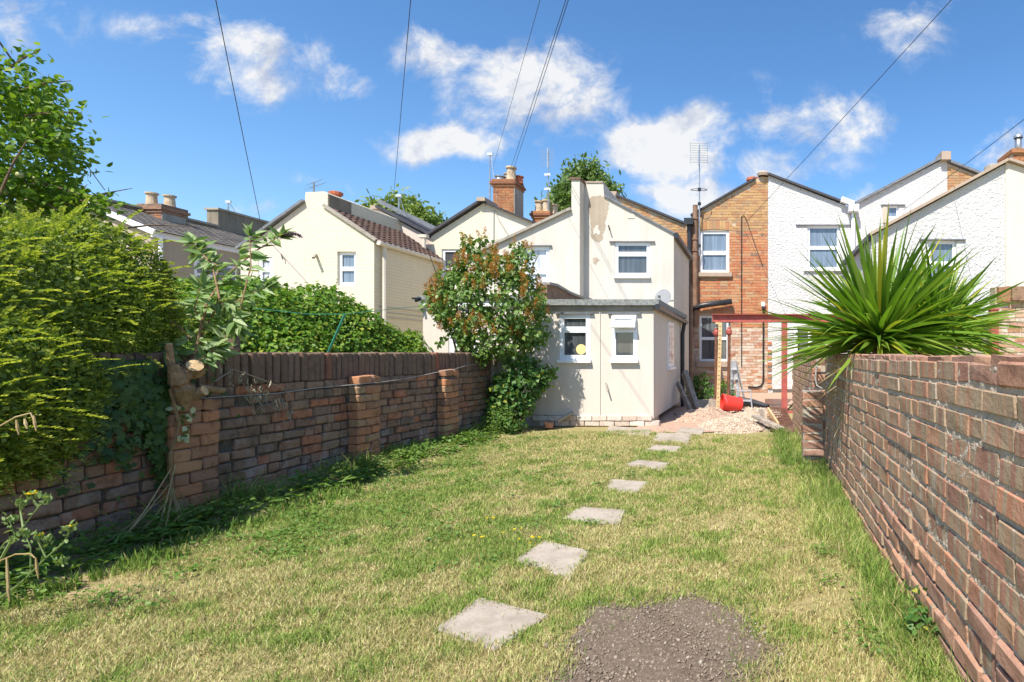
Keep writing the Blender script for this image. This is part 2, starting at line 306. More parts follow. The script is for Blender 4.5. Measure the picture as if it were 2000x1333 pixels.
class MB:
    def __init__(s): s.v = []; s.f = []; s.r = []
    def add(s, vs, fs, r=None):
        b = len(s.v); s.v += [tuple(v) for v in vs]; s.f += [tuple(i+b for i in f) for f in fs]
        s.r += [random.random() if r is None else r]*len(fs)
    def box(s, c, d, rot=None, r=None, j=0.):
        x, y, z = (q/2 for q in d)
        vs = [Vector((a*x+random.uniform(-j, j), b*y+random.uniform(-j, j), e*z+random.uniform(-j, j))) for a in (-1, 1) for b in (-1, 1) for e in (-1, 1)]
        if rot is not None: vs = [rot @ v for v in vs]
        vs = [v+Vector(c) for v in vs]
        s.add(vs, [(0, 1, 3, 2), (4, 6, 7, 5), (0, 4, 5, 1), (2, 3, 7, 6), (0, 2, 6, 4), (1, 5, 7, 3)], r)
    def bb(s, x0, x1, y0, y1, z0, z1, **k): s.box(((x0+x1)/2, (y0+y1)/2, (z0+z1)/2), (x1-x0, y1-y0, z1-z0), **k)
    def bar(s, a, b, w, h, **k):                      # beam between two points, width w, height h
        a = Vector(a); b = Vector(b); d = b-a; q = d.to_track_quat('X', 'Z').to_matrix()
        s.box((a+b)/2, (d.length, w, h), rot=q, **k)
    def tube(s, pts, rad, n=8, cap=True, r=None):
        pts = [Vector(p) for p in pts]; rad = rad if isinstance(rad, (list, tuple)) else [rad]*len(pts)
        vs = []; up = Vector((.12, .31, .94)).normalized()
        for i, p in enumerate(pts):
            d = (pts[min(i+1, len(pts)-1)]-pts[max(i-1, 0)]).normalized()
            if abs(d.dot(up)) > .95: a = d.cross(Vector((1, 0, 0))).normalized()
            else: a = d.cross(up).normalized()
            b = d.cross(a)
            vs += [p+(a*math.cos(6.28318*k/n)+b*math.sin(6.28318*k/n))*rad[i] for k in range(n)]
        fs = [(i*n+k, i*n+(k+1) % n, (i+1)*n+(k+1) % n, (i+1)*n+k) for i in range(len(pts)-1) for k in range(n)]
        if cap: fs += [tuple(range(n))[::-1], tuple((len(pts)-1)*n+k for k in range(n))]
        s.add(vs, fs, r)
    def lathe(s, c, prof, n=14, axis=None, r=None):   # prof: (radius, height)
        M = Matrix.Identity(3) if axis is None else Vector(axis).to_track_quat('Z', 'Y').to_matrix()
        vs = [Vector(c)+M @ Vector((q*math.cos(6.28318*k/n), q*math.sin(6.28318*k/n), h)) for q, h in prof for k in range(n)]
        fs = [(i*n+k, i*n+(k+1) % n, (i+1)*n+(k+1) % n, (i+1)*n+k) for i in range(len(prof)-1) for k in range(n)]
        fs.append(tuple((len(prof)-1)*n+k for k in range(n))); s.add(vs, fs, r)
    def build(s, name, mat, parent=None, smooth=False, rnd=True):
        me = bpy.data.meshes.new(name); me.from_pydata(s.v, [], s.f)
        if rnd:
            a = me.attributes.new('rnd', 'FLOAT', 'FACE'); a.data.foreach_set('value', s.r)
        if smooth: me.polygons.foreach_set('use_smooth', [True]*len(me.polygons))
        me.update(); return fin(name, me, mat, parent)

def inst_mesh(name, TV, TF, M, T, rnd, extra=None, smooth=False):
    """n copies of template verts TV (k,3) transformed by M (n,3,3) and T (n,3) in one mesh"""
    TV = np.asarray(TV, float); n = len(T); k = len(TV)
    V = np.einsum('nij,kj->nki', M, TV)+T[:, None, :]
    lens = np.array([len(f) for f in TF]); idx = np.concatenate([np.array(f) for f in TF])
    L = (idx[None, :]+(np.arange(n)*k)[:, None]).ravel()
    me = bpy.data.meshes.new(name); me.vertices.add(n*k); me.vertices.foreach_set('co', V.ravel())
    me.loops.add(len(L)); me.loops.foreach_set('vertex_index', L.astype(np.int32))
    nf = n*len(TF); me.polygons.add(nf); st = np.concatenate([[0], np.cumsum(np.tile(lens, n))[:-1]])
    me.polygons.foreach_set('loop_start', st.astype(np.int32))
    try: me.polygons.foreach_set('loop_total', np.tile(lens, n).astype(np.int32))
    except Exception: pass
    a = me.attributes.new('rnd', 'FLOAT', 'FACE'); a.data.foreach_set('value', np.repeat(rnd, len(TF)).astype(np.float32))
    if extra:
        for kx, vx in extra.items():
            a = me.attributes.new(kx, 'FLOAT', 'FACE'); a.data.foreach_set('value', np.repeat(vx, len(TF)).astype(np.float32))
    me.update(calc_edges=True); me.validate(); 
    if smooth: me.polygons.foreach_set('use_smooth', [True]*len(me.polygons))
    return me
def frames(D, N):
    """rotation matrices with local y along D and z near N"""
    D = D/np.linalg.norm(D, axis=1, keepdims=True); X = np.cross(D, N); X /= np.maximum(np.linalg.norm(X, axis=1, keepdims=True), 1e-6)
    Z = np.cross(X, D); return np.stack([X, D, Z], axis=2)
LEAF = {'tiny': ([(0, 0, 0), (.32, .5, .06), (0, 1, 0), (-.32, .5, .06)], [(0, 1, 2), (0, 2, 3)]),
        'oval': ([(0, 0, 0), (.24, .3, .06), (.2, .7, .03), (0, 1, -.12), (-.2, .7, .03), (-.24, .3, .06), (0, .5, -.02)], [(0, 1, 6), (1, 2, 6), (2, 3, 6), (3, 4, 6), (4, 5, 6), (5, 0, 6)]),
        'heart': ([(0, 0, 0), (.38, .08, .05), (.36, .5, .04), (0, 1, -.14), (-.36, .5, .04), (-.38, .08, .05)], [(0, 1, 2), (0, 2, 3), (0, 3, 4), (0, 4, 5)]),
        'lance': ([(0, 0, 0), (.12, .25, .04), (.10, .6, -.04), (0, 1, -.28), (-.10, .6, -.04), (-.12, .25, .04)], [(0, 1, 2), (0, 2, 3), (0, 3, 4), (0, 4, 5)]),
        'ivy': ([(0, 0, 0), (.42, -.1, .02), (.3, .3, .03), (.5, .5, 0), (.2, .62, .02), (0, 1, -.06), (-.2, .62, .02), (-.5, .5, 0), (-.3, .3, .03), (-.42, -.1, .02)],
                [(0, 1, 2), (0, 2, 4), (2, 3, 4), (0, 4, 5), (0, 5, 6), (0, 6, 8), (6, 7, 8), (0, 8, 9)])}
def leaves(name, mat, P, D, N, size, kindname='tiny', parent=None, rnd=None, wide=1.):
    P, D, N = (np.asarray(q, float) for q in (P, D, N)); n = len(P)
    size = np.broadcast_to(size, n); M = frames(D, N)*size[:, None, None]; M[:, :, 0] *= wide
    me = inst_mesh(name, *LEAF[kindname], M, P, RG.random(n) if rnd is None else rnd)
    return fin(name, me, mat, parent)
def rdir(n, up=0.):
    v = RG.normal(size=(n, 3)); v[:, 2] += up; return v/np.linalg.norm(v, axis=1, keepdims=True)
def blobcloud(cs, n, shell=.35, seed=None):
    """points near the surface of a union of ellipsoids, with outward normals; cs: (cx,cy,cz,rx,ry,rz)"""
    cs = np.array(cs, float); w = (cs[:, 3]*cs[:, 4]+cs[:, 4]*cs[:, 5]+cs[:, 3]*cs[:, 5]); w /= w.sum()
    P = np.zeros((0, 3)); N = np.zeros((0, 3))
    while len(P) < n:
        i = RG.choice(len(cs), n, p=w); d = rdir(n); r = 1-np.abs(RG.normal(0, shell, n)); r = np.clip(r, .2, 1.12)
        p = cs[i, :3]+d*cs[i, 3:]*r[:, None]; nn = d/cs[i, 3:]; nn /= np.linalg.norm(nn, axis=1, keepdims=True)
        ok = np.ones(n, bool)
        for c in cs: ok &= (((p-c[:3])/c[3:])**2).sum(1) > .45
        P = np.vstack([P, p[ok]]); N = np.vstack([N, nn[ok]])
    return P[:n], N[:n]
def clumps(cs, nclump, per, spread, shell=.2):
    C, N = blobcloud(cs, nclump, shell); P = np.repeat(C, per, 0)+RG.normal(0, 1, (nclump*per, 3))*spread; return P, np.repeat(N, per, 0)

def facade(name, poly, holes, Y, depth, mat, parent, rev=.1, back=True):
    """wall of real thickness: outline poly [(x,z)], rectangular openings [(x0,x1,z0,z1)], front plane at Y, body running back by depth"""
    loops = [[Vector((x, 0, z)) for x, z in poly]]+[[Vector((a, 0, c)), Vector((a, 0, d)), Vector((b, 0, d)), Vector((b, 0, c))] for a, b, c, d in holes]
    L2 = [[Vector((v.x, v.z, 0)) for v in l] for l in loops]
    tris = tessellate_polygon(L2); flatv = [v for l in loops for v in l]
    mb = MB(); vs = [(v.x, Y, v.z) for v in flatv]
    def orient(f):
        a, b, c = (Vector(vs[i]) for i in f[:3]); return f if (b-a).cross(c-a).y < 0 else tuple(reversed(f))
    mb.add(vs, [orient(f) for f in tris], 0)
    for a, b, c, d in holes:
        y1 = Y+rev
        mb.add([(a, Y, c), (b, Y, c), (b, Y, d), (a, Y, d), (a, y1, c), (b, y1, c), (b, y1, d), (a, y1, d)], [(0, 4, 5, 1), (1, 5, 6, 2), (2, 6, 7, 3), (3, 7, 4, 0), (4, 7, 6, 5)], 0)
    n = len(poly); mb.add([(x, Y, z) for x, z in poly]+[(x, Y+depth, z) for x, z in poly], [(i, (i+1) % n, n+(i+1) % n, n+i) for i in range(n)]+([tuple(range(n, 2*n))] if back else []), 0)
    return mb.build(name, mat, parent, rnd=False)

def window(parent, px0, px1, py0, py1, Y, style='sash', glass='glass', split=.5, sill=None, lintel=None, rec=.05, fr=.055, sillmat='upvc', open_top=False, dark=None):
    x0, x1, z1, z0 = U(px0, Y), U(px1, Y), W(py0, Y), W(py1, Y)
    y0 = Y+rec; mb = MB(); d = .06
    mb.bb(x0, x0+fr, y0, y0+d, z0, z1); mb.bb(x1-fr, x1, y0, y0+d, z0, z1)
    mb.bb(x0+fr, x1-fr, y0, y0+d, z0, z0+fr*1.1); mb.bb(x0+fr, x1-fr, y0, y0+d, z1-fr, z1)
    zs = z0+(z1-z0)*split
    cells = []
    if style in ('sash', 'top'):
        mb.bb(x0+fr, x1-fr, y0-.008, y0+d-.01, zs-fr*.55, zs+fr*.55)
        cells = [(x0+fr, x1-fr, z0+fr*1.1, zs-fr*.55), (x0+fr, x1-fr, zs+fr*.55, z1-fr)]
    else: cells = [(x0+fr, x1-fr, z0+fr*1.1, z1-fr)]
    w = mb.build('window', 'upvc', parent, rnd=False)
    for i, (a, b, c, e) in enumerate(cells):
        g = MB(); opening = open_top and i == 1
        if opening:
            # casement leaf tilted outwards, hinged at its top
            rot = Matrix.Rotation(R(-24), 3, 'X'); hz = e+.01; h = e-c+.02; cx = (a+b)/2
            lf = MB()
            for (ox, oz, sx, sz) in ((0, -.03, b-a+.06, .05), (0, -h+.02, b-a+.06, .05), (-(b-a)/2, -h/2, .05, h-.01), ((b-a)/2, -h/2, .05, h-.01)):
                c_ = rot @ Vector((ox, 0, oz)); lf.box((cx+c_.x, y0-.03+c_.y, hz+c_.z), (sx, .05, sz), rot=rot)
            lf.build('casement', 'upvc', w, rnd=False)
            c_ = rot @ Vector((0, .0, -h/2)); g.box((cx+c_.x, y0-.03+c_.y, hz+c_.z), (b-a-.02, .012, h-.08), rot=rot)
            g.build('pane', 'glassw', w, rnd=False)
            g = MB(); g.bb(a, b, y0+.045, y0+.052, c, e); g.build('dark_opening_sheet', 'room_dark', w, rnd=False)  # dark sheet across the open light, painted as the unlit room
        else:
            if style == 'top' or style == 'sash':
                s_ = MB(); q = .022; yy = y0-.004
                s_.bb(a, a+q, yy, yy+.03, c, e); s_.bb(b-q, b, yy, yy+.03, c, e); s_.bb(a+q, b-q, yy, yy+.03, c, c+q); s_.bb(a+q, b-q, yy, yy+.03, e-q, e)
                s_.build('sash', 'upvc', w, rnd=False)
            g.bb(a, b, y0+.035, y0+.045, c, e); g.build('pane', glass, w, rnd=False)
    if sill:
        s_ = MB(); s_.bb(x0-sill, x1+sill, Y-.07, Y+.04, z0-.05, z0-.001); s_.build('sill', sillmat, w, rnd=False)
    if lintel:
        s_ = MB(); s_.bb(x0-lintel, x1+lintel, Y-.05, Y-.0, z1+.002, z1+.026); s_.build('drip_mould', 'lead', w, rnd=False)
    return w
def hole(px0, px1, py0, py1, Y): return (U(px0, Y)-.001, U(px1, Y)+.001, W(py1, Y)-.001, W(py0, Y)+.001)

def inpoly(x, z, poly):
    c = False; n = len(poly)
    for i in range(n):
        x1, z1 = poly[i]; x2, z2 = poly[(i+1) % n]
        if (z1 > z) != (z2 > z) and x < (x2-x1)*(z-z1)/(z2-z1)+x1: c = not c
    return c
def brick_face(name, poly, holes, Y, mat, parent, bl=.225, ch=.083, proud=.012, side=None, jit=.25, skip=None):
    """joined brickwork: separate bricks standing proud of the mortar plane at Y (facing -Y)"""
    xs = [p[0] for p in poly]; zs = [p[1] for p in poly]; mb = MB(); z = min(zs); row = 0
    while z < max(zs):
        x = min(xs)-(bl/2 if row % 2 else 0)-random.random()*.02; k = 0
        while x < max(xs):
            L = bl if (k % 2 == 0 or row % 3) else bl/2-.005; k += 1
            a, b = max(x, min(xs)), min(x+L, max(xs)); zc = z+ch/2
            if b-a > .03:
                okp = inpoly((a+b)/2, zc+ch*.3, poly) and inpoly(a+.02, zc+ch*.3, poly) and inpoly(b-.02, zc+ch*.3, poly)
                for h in holes:
                    if b > h[0]+.01 and a < h[1]-.01 and z+ch > h[2]+.01 and z < h[3]-.01:
                        if a < h[0]-.03: b = h[0]
                        elif b > h[1]+.03: a = h[1]
                        else: okp = False
                if okp and not (skip and skip((a+b)/2, zc)):
                    d = proud*random.uniform(1-jit*2, 1+jit)
                    mb.box(((a+b)/2, Y-d/2, zc), (b-a-.012, d, ch-.013), j=.0015)
            x += L+.0
        z += ch; row += 1
    o = mb.build(name, mat, parent); kind(o, 'stuff'); return o
def verge(mb, x0, z0, x1, z1, Y0, Y1, th=.05, over=0.): # sloping slab seen end-on, from (x0,z0) to (x1,z1)
    d = Vector((x1-x0, 0, z1-z0)); n = Vector((-d.z, 0, d.x)).normalized()
    if n.z < 0: n = -n
    q = [Vector((x0, 0, z0)), Vector((x1, 0, z1)), Vector((x1, 0, z1))+n*th, Vector((x0, 0, z0))+n*th]
    vs = [(v.x, Y0, v.z) for v in q]+[(v.x, Y1, v.z) for v in q]
    mb.add(vs, [(0, 1, 2, 3), (7, 6, 5, 4), (0, 4, 5, 1), (1, 5, 6, 2), (2, 6, 7, 3), (3, 7, 4, 0)])
def tiles(name, mat, parent, p0, p1, q0, q1, nu, nv, th=.02, wave=False):
    """tiled slope between ridge line p0-p1 and eave line q0-q1, nu tiles along, nv courses; each tile its own slab, joined"""
    p0, p1, q0, q1 = map(Vector, (p0, p1, q0, q1)); mb = MB()
    nrm = (p1-p0).cross(q0-p0).normalized(); nrm = nrm if nrm.z > 0 else -nrm
    for j in range(nv):
        for i in range(nu):
            sh = .5 if (j % 2 and not wave) else 0; u0, u1 = (i+sh)/nu, min((i+1+sh)/nu, 1.0); v0, v1 = j/nv, (j+1.12)/nv
            f = lambda u, v: p0.lerp(p1, u).lerp(q0.lerp(q1, u), v)
            g = .08/nu; a, b, c, d = f(u0+g, v0), f(u1-g, v0), f(u1-g, v1), f(u0+g, v1)
            lo = nrm*(.004); hi = nrm*(th+random.uniform(0, .004)); up2 = nrm*(th*1.0)
            if wave:
                m0, m1 = f((u0+u1)/2, v0), f((u0+u1)/2, v1); hh = nrm*.035
                mb.add([a+lo, m0+lo+hh, b+lo, b+lo+up2*0, c+hi, m1+hi+hh, d+hi, c, d], [(0, 6, 5, 1), (1, 5, 4, 2), (6, 8, 7, 4, 5)])
            else:
                mb.add([a+lo, b+lo, c+hi, d+hi, c, d], [(0, 3, 2, 1), (3, 5, 4, 2)])
    o = mb.build(name, mat, parent); kind(o, 'stuff'); return o
def fixnormals(o):
    bm = bmesh.new(); bm.from_mesh(o.data); bmesh.ops.recalc_face_normals(bm, faces=bm.faces); bm.to_mesh(o.data); bm.free(); return o
# ================================================================ ground
def gnoise(x, y):
    return (np.sin(x*1.7+y*.6)+np.sin(y*2.3-x*.9+1.3)+np.sin(x*4.1+2.1)*np.cos(y*3.7))/3
def grid(name, x0, x1, y0, y1, nx, ny, fz, mat):
    xs = np.linspace(x0, x1, nx); ys = np.linspace(y0, y1, ny); X, Y = np.meshgrid(xs, ys); Z = fz(X, Y)
    V = np.stack([X, Y, Z], -1).reshape(-1, 3); mb = [(j*nx+i, j*nx+i+1, (j+1)*nx+i+1, (j+1)*nx+i) for j in range(ny-1) for i in range(nx-1)]
    me = bpy.data.meshes.new(name); me.from_pydata(V.tolist(), [], mb); me.polygons.foreach_set('use_smooth', [True]*len(me.polygons)); return fin(name, me, mat)
me = bpy.data.meshes.new('ground'); me.from_pydata([(-400, -300, -.03), (400, -300, -.03), (400, 500, -.03), (-400, 500, -.03)], [], [(0, 1, 2, 3)])
kind(fin('ground', me, 'ground'), 'structure')
kind(grid('garden_ground', -4.4, .74, -1, 9.4, 90, 160, lambda X, Y: .012*gnoise(X*2, Y*2)-.004+.10*np.clip((-3.55-X)/.6, 0, 1), 'ground'), 'structure')
YB = 17.0
def vprof(*pts, Y=YB): return [(U(a, Y), W(b, Y)) for a, b in pts]

# ================================================================ houses
# --- white roughcast houses (right of the brick one)
h = thing('terraced_house', 'white roughcast house with a sash window, directly right of the orange brick house', 'house', (U(1580, YB), YB, 0), 'terraced houses backing onto the garden')
poly = [(U(1500, YB), 0), (U(1666, YB), 0)]+vprof((1666, 408), (1500, 343))
hw = hole(1577, 1640, 441, 527, YB); hd = hole(1553, 1616, 640, 752, YB)
facade('wall', poly, [hw, hd], YB, 6, 'pebble', h)
window(h, 1577, 1640, 441, 527, YB, 'sash', 'glassb', .5, sill=.12, lintel=.35)
dr = window(h, 1553, 1582, 640, 752, YB, 'one', 'glass'); window(h, 1582, 1616, 640, 752, YB, 'one', 'glass')
mb = MB(); verge(mb, U(1500, YB), W(343, YB)+.0, U(1652, YB), W(400, YB), YB-.12, YB+6, .06); mb.build('roof', 'slate', h)
mb = MB(); verge(mb, U(1640, YB), W(396, YB), U(1664, YB), W(405, YB), YB-.2, YB+.0, .14); mb.build('valley_flashing', 'upvc', h)
# plain plinth / white corner strip reaching down
mb = MB(); mb.bb(U(1508, YB), U(1549, YB), YB-.1, YB-.002, .12, W(640, YB)); mb.build('render_band', 'pebble', h, rnd=False)
mb = MB(); mb.bb(U(1549.5, YB), U(1557, YB), YB-.12, YB-.0, .12, W(640, YB)); mb.build('door_frame', 'upvc', h, rnd=False)

h = thing('terraced_house', 'white roughcast house with a small high window and upward sloping roof edge', 'house', (U(1760, YB), YB, 0), 'terraced houses backing onto the garden')
poly = [(U(1666, YB)+.003, 0), (U(1850, YB), 0)]+vprof((1850, 312), (1838, 314), (1666, 402))
hw = hole(1733, 1755, 402, 426, YB)
facade('wall', poly, [hw], YB, 6, 'pebble', h)
window(h, 1733, 1755, 402, 426, YB, 'one', 'glassb', lintel=.2)
mb = MB(); mb.bb(U(1724, YB), U(1732, YB), YB-.03, YB, W(436, YB), W(405, YB)); mb.build('render_patch', 'beige', h, rnd=False)
mb = MB(); verge(mb, U(1672, YB), W(400, YB), U(1842, YB), W(310, YB), YB-.12, YB+6, .07); mb.build('roof', 'lead', h)
mb = MB(); mb.bb(U(1835, YB), U(1853, YB), YB-.2, YB+.4, W(316, YB), W(300, YB)); mb.build('ridge_cap', 'stone', h)
mb = MB(); mb.bb(U(1655, YB), U(1674, YB), YB-.32, YB-.02, W(417, YB), W(404, YB)); mb.build('hopper', 'upvc', h, rnd=False)
mb = MB(); mb.tube([(U(1665, YB), YB-.14, W(416, YB)), (U(1665, YB), YB-.14, .1)], .055, 10); mb.build('downpipe', 'upvc', h, smooth=True, rnd=False)

h = thing('terraced_house', 'narrow strip of orange brick gable between the white gable and the pebbledashed wing', 'house', (U(1890, YB), YB, 0), 'terraced houses backing onto the garden')
poly = [(U(1850, YB)+.004, 0), (U(1990, YB), 0)]+vprof((1990, 375), (1850, 319))
facade('wall', poly, [], YB, 6, 'mortH', h)
brick_face('brickwork', [(U(1850, YB)+.01, W(440, YB)), (U(1990, YB), W(440, YB))]+vprof((1990, 377), (1850, 321)), [], YB, 'bHb', h)
mb = MB(); verge(mb, U(1850, YB), W(318, YB), U(1930, YB), W(349, YB), YB-.12, YB+6, .07); mb.build('roof', 'lead', h)

# nearer wing on the right
Y = 12.8
h = thing('house_wing', 'white pebbledashed rear wing behind the spiky plant at the right edge', 'house', (U(1850, Y), Y, 0))
poly = [(U(1702, Y), 0), (U(2150, Y), 0)]+vprof((2150, 380), (1965, 320), (1702, 462), Y=Y)
hw = hole(1812, 1868, 470, 560, Y)
facade('wall', poly, [hw], Y, 4, 'pebble', h)
window(h, 1812, 1868, 470, 560, Y, 'sash', 'glassb', .5, lintel=.2)
poly = [(U(1963, Y), W(560, Y)), (U(2150, Y), W(560, Y))]+vprof((2150, 377), (1963, 317), Y=Y)
facade('cream_wall', poly, [], Y-.03, .03, 'cream', h)
mb = MB(); verge(mb, U(1698, Y), W(462, Y), U(1966, Y), W(317, Y), Y-.14, Y+4, .06); verge(mb, U(1966, Y), W(317, Y), U(2150, Y), W(377, Y), Y-.14, Y+4, .06); mb.build('verge', 'stone', h)
mb = MB(); mb.bar((U(1702, Y)-.06, Y, W(466, Y)), (U(1702, Y)-.06, Y+4, W(466, Y)), .11, .09); mb.build('gutter', 'black', h)
mb = MB(); mb.lathe((U(1958, Y), Y+.5, W(322, Y)), [(.22, 0), (.2, .12), (.12, .16)]); mb.build('ridge_tile', 'conc', h)
ch = thing('chimney', 'brick chimney stack with thin metal flue at the right edge of the photo', 'chimney', (U(1995, 15), 15, 0))
mb = MB(); mb.bb(U(1978, 15), U(2030, 15), 15, 15.8, 4, W(300, 15)); mb.build('stack', 'mortH', ch)
x0, x1 = U(1978, 15), U(2030, 15); brick_face('brickwork', [(x0, 5), (x1, 5), (x1, W(300, 15)), (x0, W(300, 15))], [], 15, 'bC', ch)
mb = MB(); mb.bb(x0-.05, x1+.05, 14.93, 15.85, W(300, 15)+.003, W(292, 15)); mb.build('cap', 'bC', ch)
mb = MB(); mb.tube([(U(1999, 15), 15.3, W(292, 15)), (U(1999, 15), 15.3, W(262, 15))], .09, 10); mb.lathe((U(1999, 15), 15.3, W(262, 15)), [(.12, 0), (.12, .06), (.05, .12)]); mb.build('flue', 'metal', ch, smooth=True)

# --- orange brick house
h = thing('terraced_house', 'orange brick house directly behind the red steel frame', 'house', (U(1430, YB), YB, 0), 'terraced houses backing onto the garden')
x0, x1 = U(1350, YB), U(1500, YB)-.003
poly = [(x0, 0), (x1, 0)]+vprof((1499.8, 347), (1487, 345), (1350, 423))
h1 = hole(1367, 1424, 451, 534, YB); h2 = hole(1366, 1423, 617, 706, YB)
facade('wall', poly, [h1, h2], YB, 6, 'mortH', h)
window(h, 1367, 1424, 451, 534, YB, 'sash', 'glassb', .48, rec=.04, fr=.07)
window(h, 1366, 1423, 617, 706, YB, 'sash', 'glass', .5, rec=.05, fr=.04)
sk = lambda x, z: (U(1360, YB) < x < U(1431, YB) and (W(451, YB) < z < W(431, YB)+.02 or W(543, YB) < z < W(532, YB) or W(717, YB) < z < W(704, YB))) 
bfP = lambda a, b: [(x0, W(b, YB)), (x1, W(b, YB)), (x1, W(a, YB)), (x0, W(a, YB))]
top = [(x0, W(452, YB)), (x1, W(452, YB))]+vprof((1499.8, 349), (1487, 348), (1350, 425))
brick_face('brickwork', top, [h1], YB, 'bHb', h, skip=lambda x, z: sk(x, z) or random.random() < .0)
brick_face('brickwork', bfP(452, 640), [h1, h2], YB, 'bH', h, skip=sk)
brick_face('brickwork', bfP(640, 772), [h2], YB, 'bHd', h, skip=sk)
n = 11; xa, xb = U(1362, YB), U(1430, YB)
for i in range(n):                                    # soldier arch over the upper window
    mb = MB(); a = xa+(xb-xa)*i/n; mb.box((a+(xb-xa)/n/2, YB-.008, (W(450, YB)+W(433, YB))/2+.03*math.sin(i/(n-1)*3.14)), ((xb-xa)/n-.012, .016, W(433, YB)-W(450, YB)), r=random.random()); mb.build('brick', 'bHb', h)
for (a, b, c, d) in ((1363, 1430, 533, 541), (1361, 1423, 706, 717)):
    mb = MB(); mb.bb(U(a, YB), U(b, YB), YB-.1, YB+.02, W(d, YB), W(c, YB)-.002); mb.build('window_sill', 'stone', h)
mb = MB(); verge(mb, x0, W(423, YB), U(1476, YB), W(351, YB), YB-.1, YB+6, .05); mb.build('roof', 'slate', h)
mb = MB(); mb.lathe((U(1491, YB), YB, W(345, YB)), [(.17, 0), (.19, .08), (.12, .14), (.02, .16)]); mb.build('ridge_end', 'stone', h)
mb = MB(); mb.lathe((U(1470, YB), YB+.6, W(356, YB)), [(.18, 0), (.2, .06), (.15, .08), (.15, .2), (.2, .22), (.19, .3)]); mb.build('chimney_pot', 'redpot', h)
mb = MB(); mb.tube([(U(1448.5, YB), YB-.03, W(424, YB)), (U(1448.5, YB), YB-.03, W(717, YB))], .014, 5); mb.tube([(U(1448.5, YB), YB-.03, W(424, YB)), (U(1453, YB), YB-.03, W(421, YB)), (U(1458, YB), YB-.03, W(430, YB)), (U(1475, YB), YB-.03, W(480, YB)), (U(1490, YB), YB-.03, W(520, YB))], .01, 4); mb.build('cable', 'wire', h)
mb = MB(); mb.tube([(U(1491, YB), YB-.03, W(595, YB)), (U(1491, YB), YB-.03, W(745, YB)), (U(1487, YB), YB-.03, W(754, YB)), (U(1478, YB), YB-.03, W(757, YB)), (U(1461, YB), YB-.03, W(756, YB))], .028, 6); mb.build('conduit', 'wire', h)
mb = MB(); mb.bb(U(1487, YB), U(1494, YB), YB-.12, YB-.015, W(599, YB), W(591, YB)); mb.build('lamp', 'upvc', h); 
mb = MB(); mb.bb(U(1488, YB), U(1493, YB), YB-.1, YB-.015, W(604, YB), W(599.3, YB)); mb.build('lamp_base', 'black', h)
for k, py in enumerate([668, 684, 696, 708, 719, 731, 742, 752]):      # toothed red bricks at the corner
    mb = MB(); mb.bb(U(1499, YB)+.0, U(1507, YB), YB-.03-.02*(k % 2), YB-.004, W(py+6, YB), W(py, YB)); mb.build('brick', 'bH', h)
# gutter pipe crossing the wall
mb = MB(); mb.tube([(U(1352, YB), YB-.18, W(606, YB)), (U(1372, YB), YB-.18, W(598, YB)), (U(1430, YB), YB-.18, W(590, YB))], [.085, .08, .085], 10); mb.build('gutter', 'black', h, smooth=True)
mb = MB(); mb.tube([(U(1356, YB), YB-.25, W(425, YB)), (U(1356, YB), YB-.25, W(740, YB))], .01, 4)
mb = MB(); mb.tube([(U(1359, YB), YB-.16, W(404, YB)), (U(1359, YB), YB-.16, W(640, YB))], .075, 10)
for py in (430, 470, 492): mb.tube([(U(1359, YB), YB-.16, W(py+1.5, YB)), (U(1359, YB), YB-.16, W(py-1.5, YB))], .1, 10)
mb.build('soil_pipe', 'pipebrown', h, smooth=False)

# --- centre house: main brick gable, white wing, white extension
h = thing('terraced_house', 'cream-white two-storey wing with damp brown stain and flat roofed white extension in front', 'house', (U(1200, 12.8), 12.8, 0), 'terraced houses backing onto the garden')
x0 = U(1150, YB)
poly = [(x0, 0), (U(1350, YB)-.003, 0)]+vprof((1349.9, 445), (1205, 384), (1150, 384))
facade('main_wall', poly, [], YB, 6, 'mortH', h)
brick_face('brickwork', [(x0, W(600, YB)), (U(1350, YB)-.01, W(600, YB))]+vprof((1349.8, 446), (1205, 386), (1150, 386)), [], YB, 'bHb', h)
mb = MB(); verge(mb, U(1203, YB), W(384, YB), U(1336, YB), W(438, YB), YB-.1, YB+6, .06); mb.build('roof', 'slate', h)
mb = MB(); mb.bb(U(1193, YB), U(1205, YB), YB-.06, YB+.5, W(400, YB), W(375, YB)); mb.build('ridge_end', 'stone', h)
mb = MB(); mb.bb(U(1339, YB), U(1356, YB), YB-.4, YB-.1, W(444, YB), W(432, YB)); mb.build('hopper', 'black', h)
mb = MB(); mb.tube([(U(1348, YB), YB-.22, W(444, YB)), (U(1348, YB), YB-.22, W(510, YB)), (U(1346, YB), YB-.22, W(522, YB)), (U(1346, YB), YB-.22, W(760, YB))], .065, 10)
for py in (505, 560, 610, 665): mb.tube([(U(1347, YB), YB-.22, W(py+2, YB)), (U(1347, YB), YB-.22, W(py-2, YB))], .085, 10)
mb.build('downpipe', 'black', h)
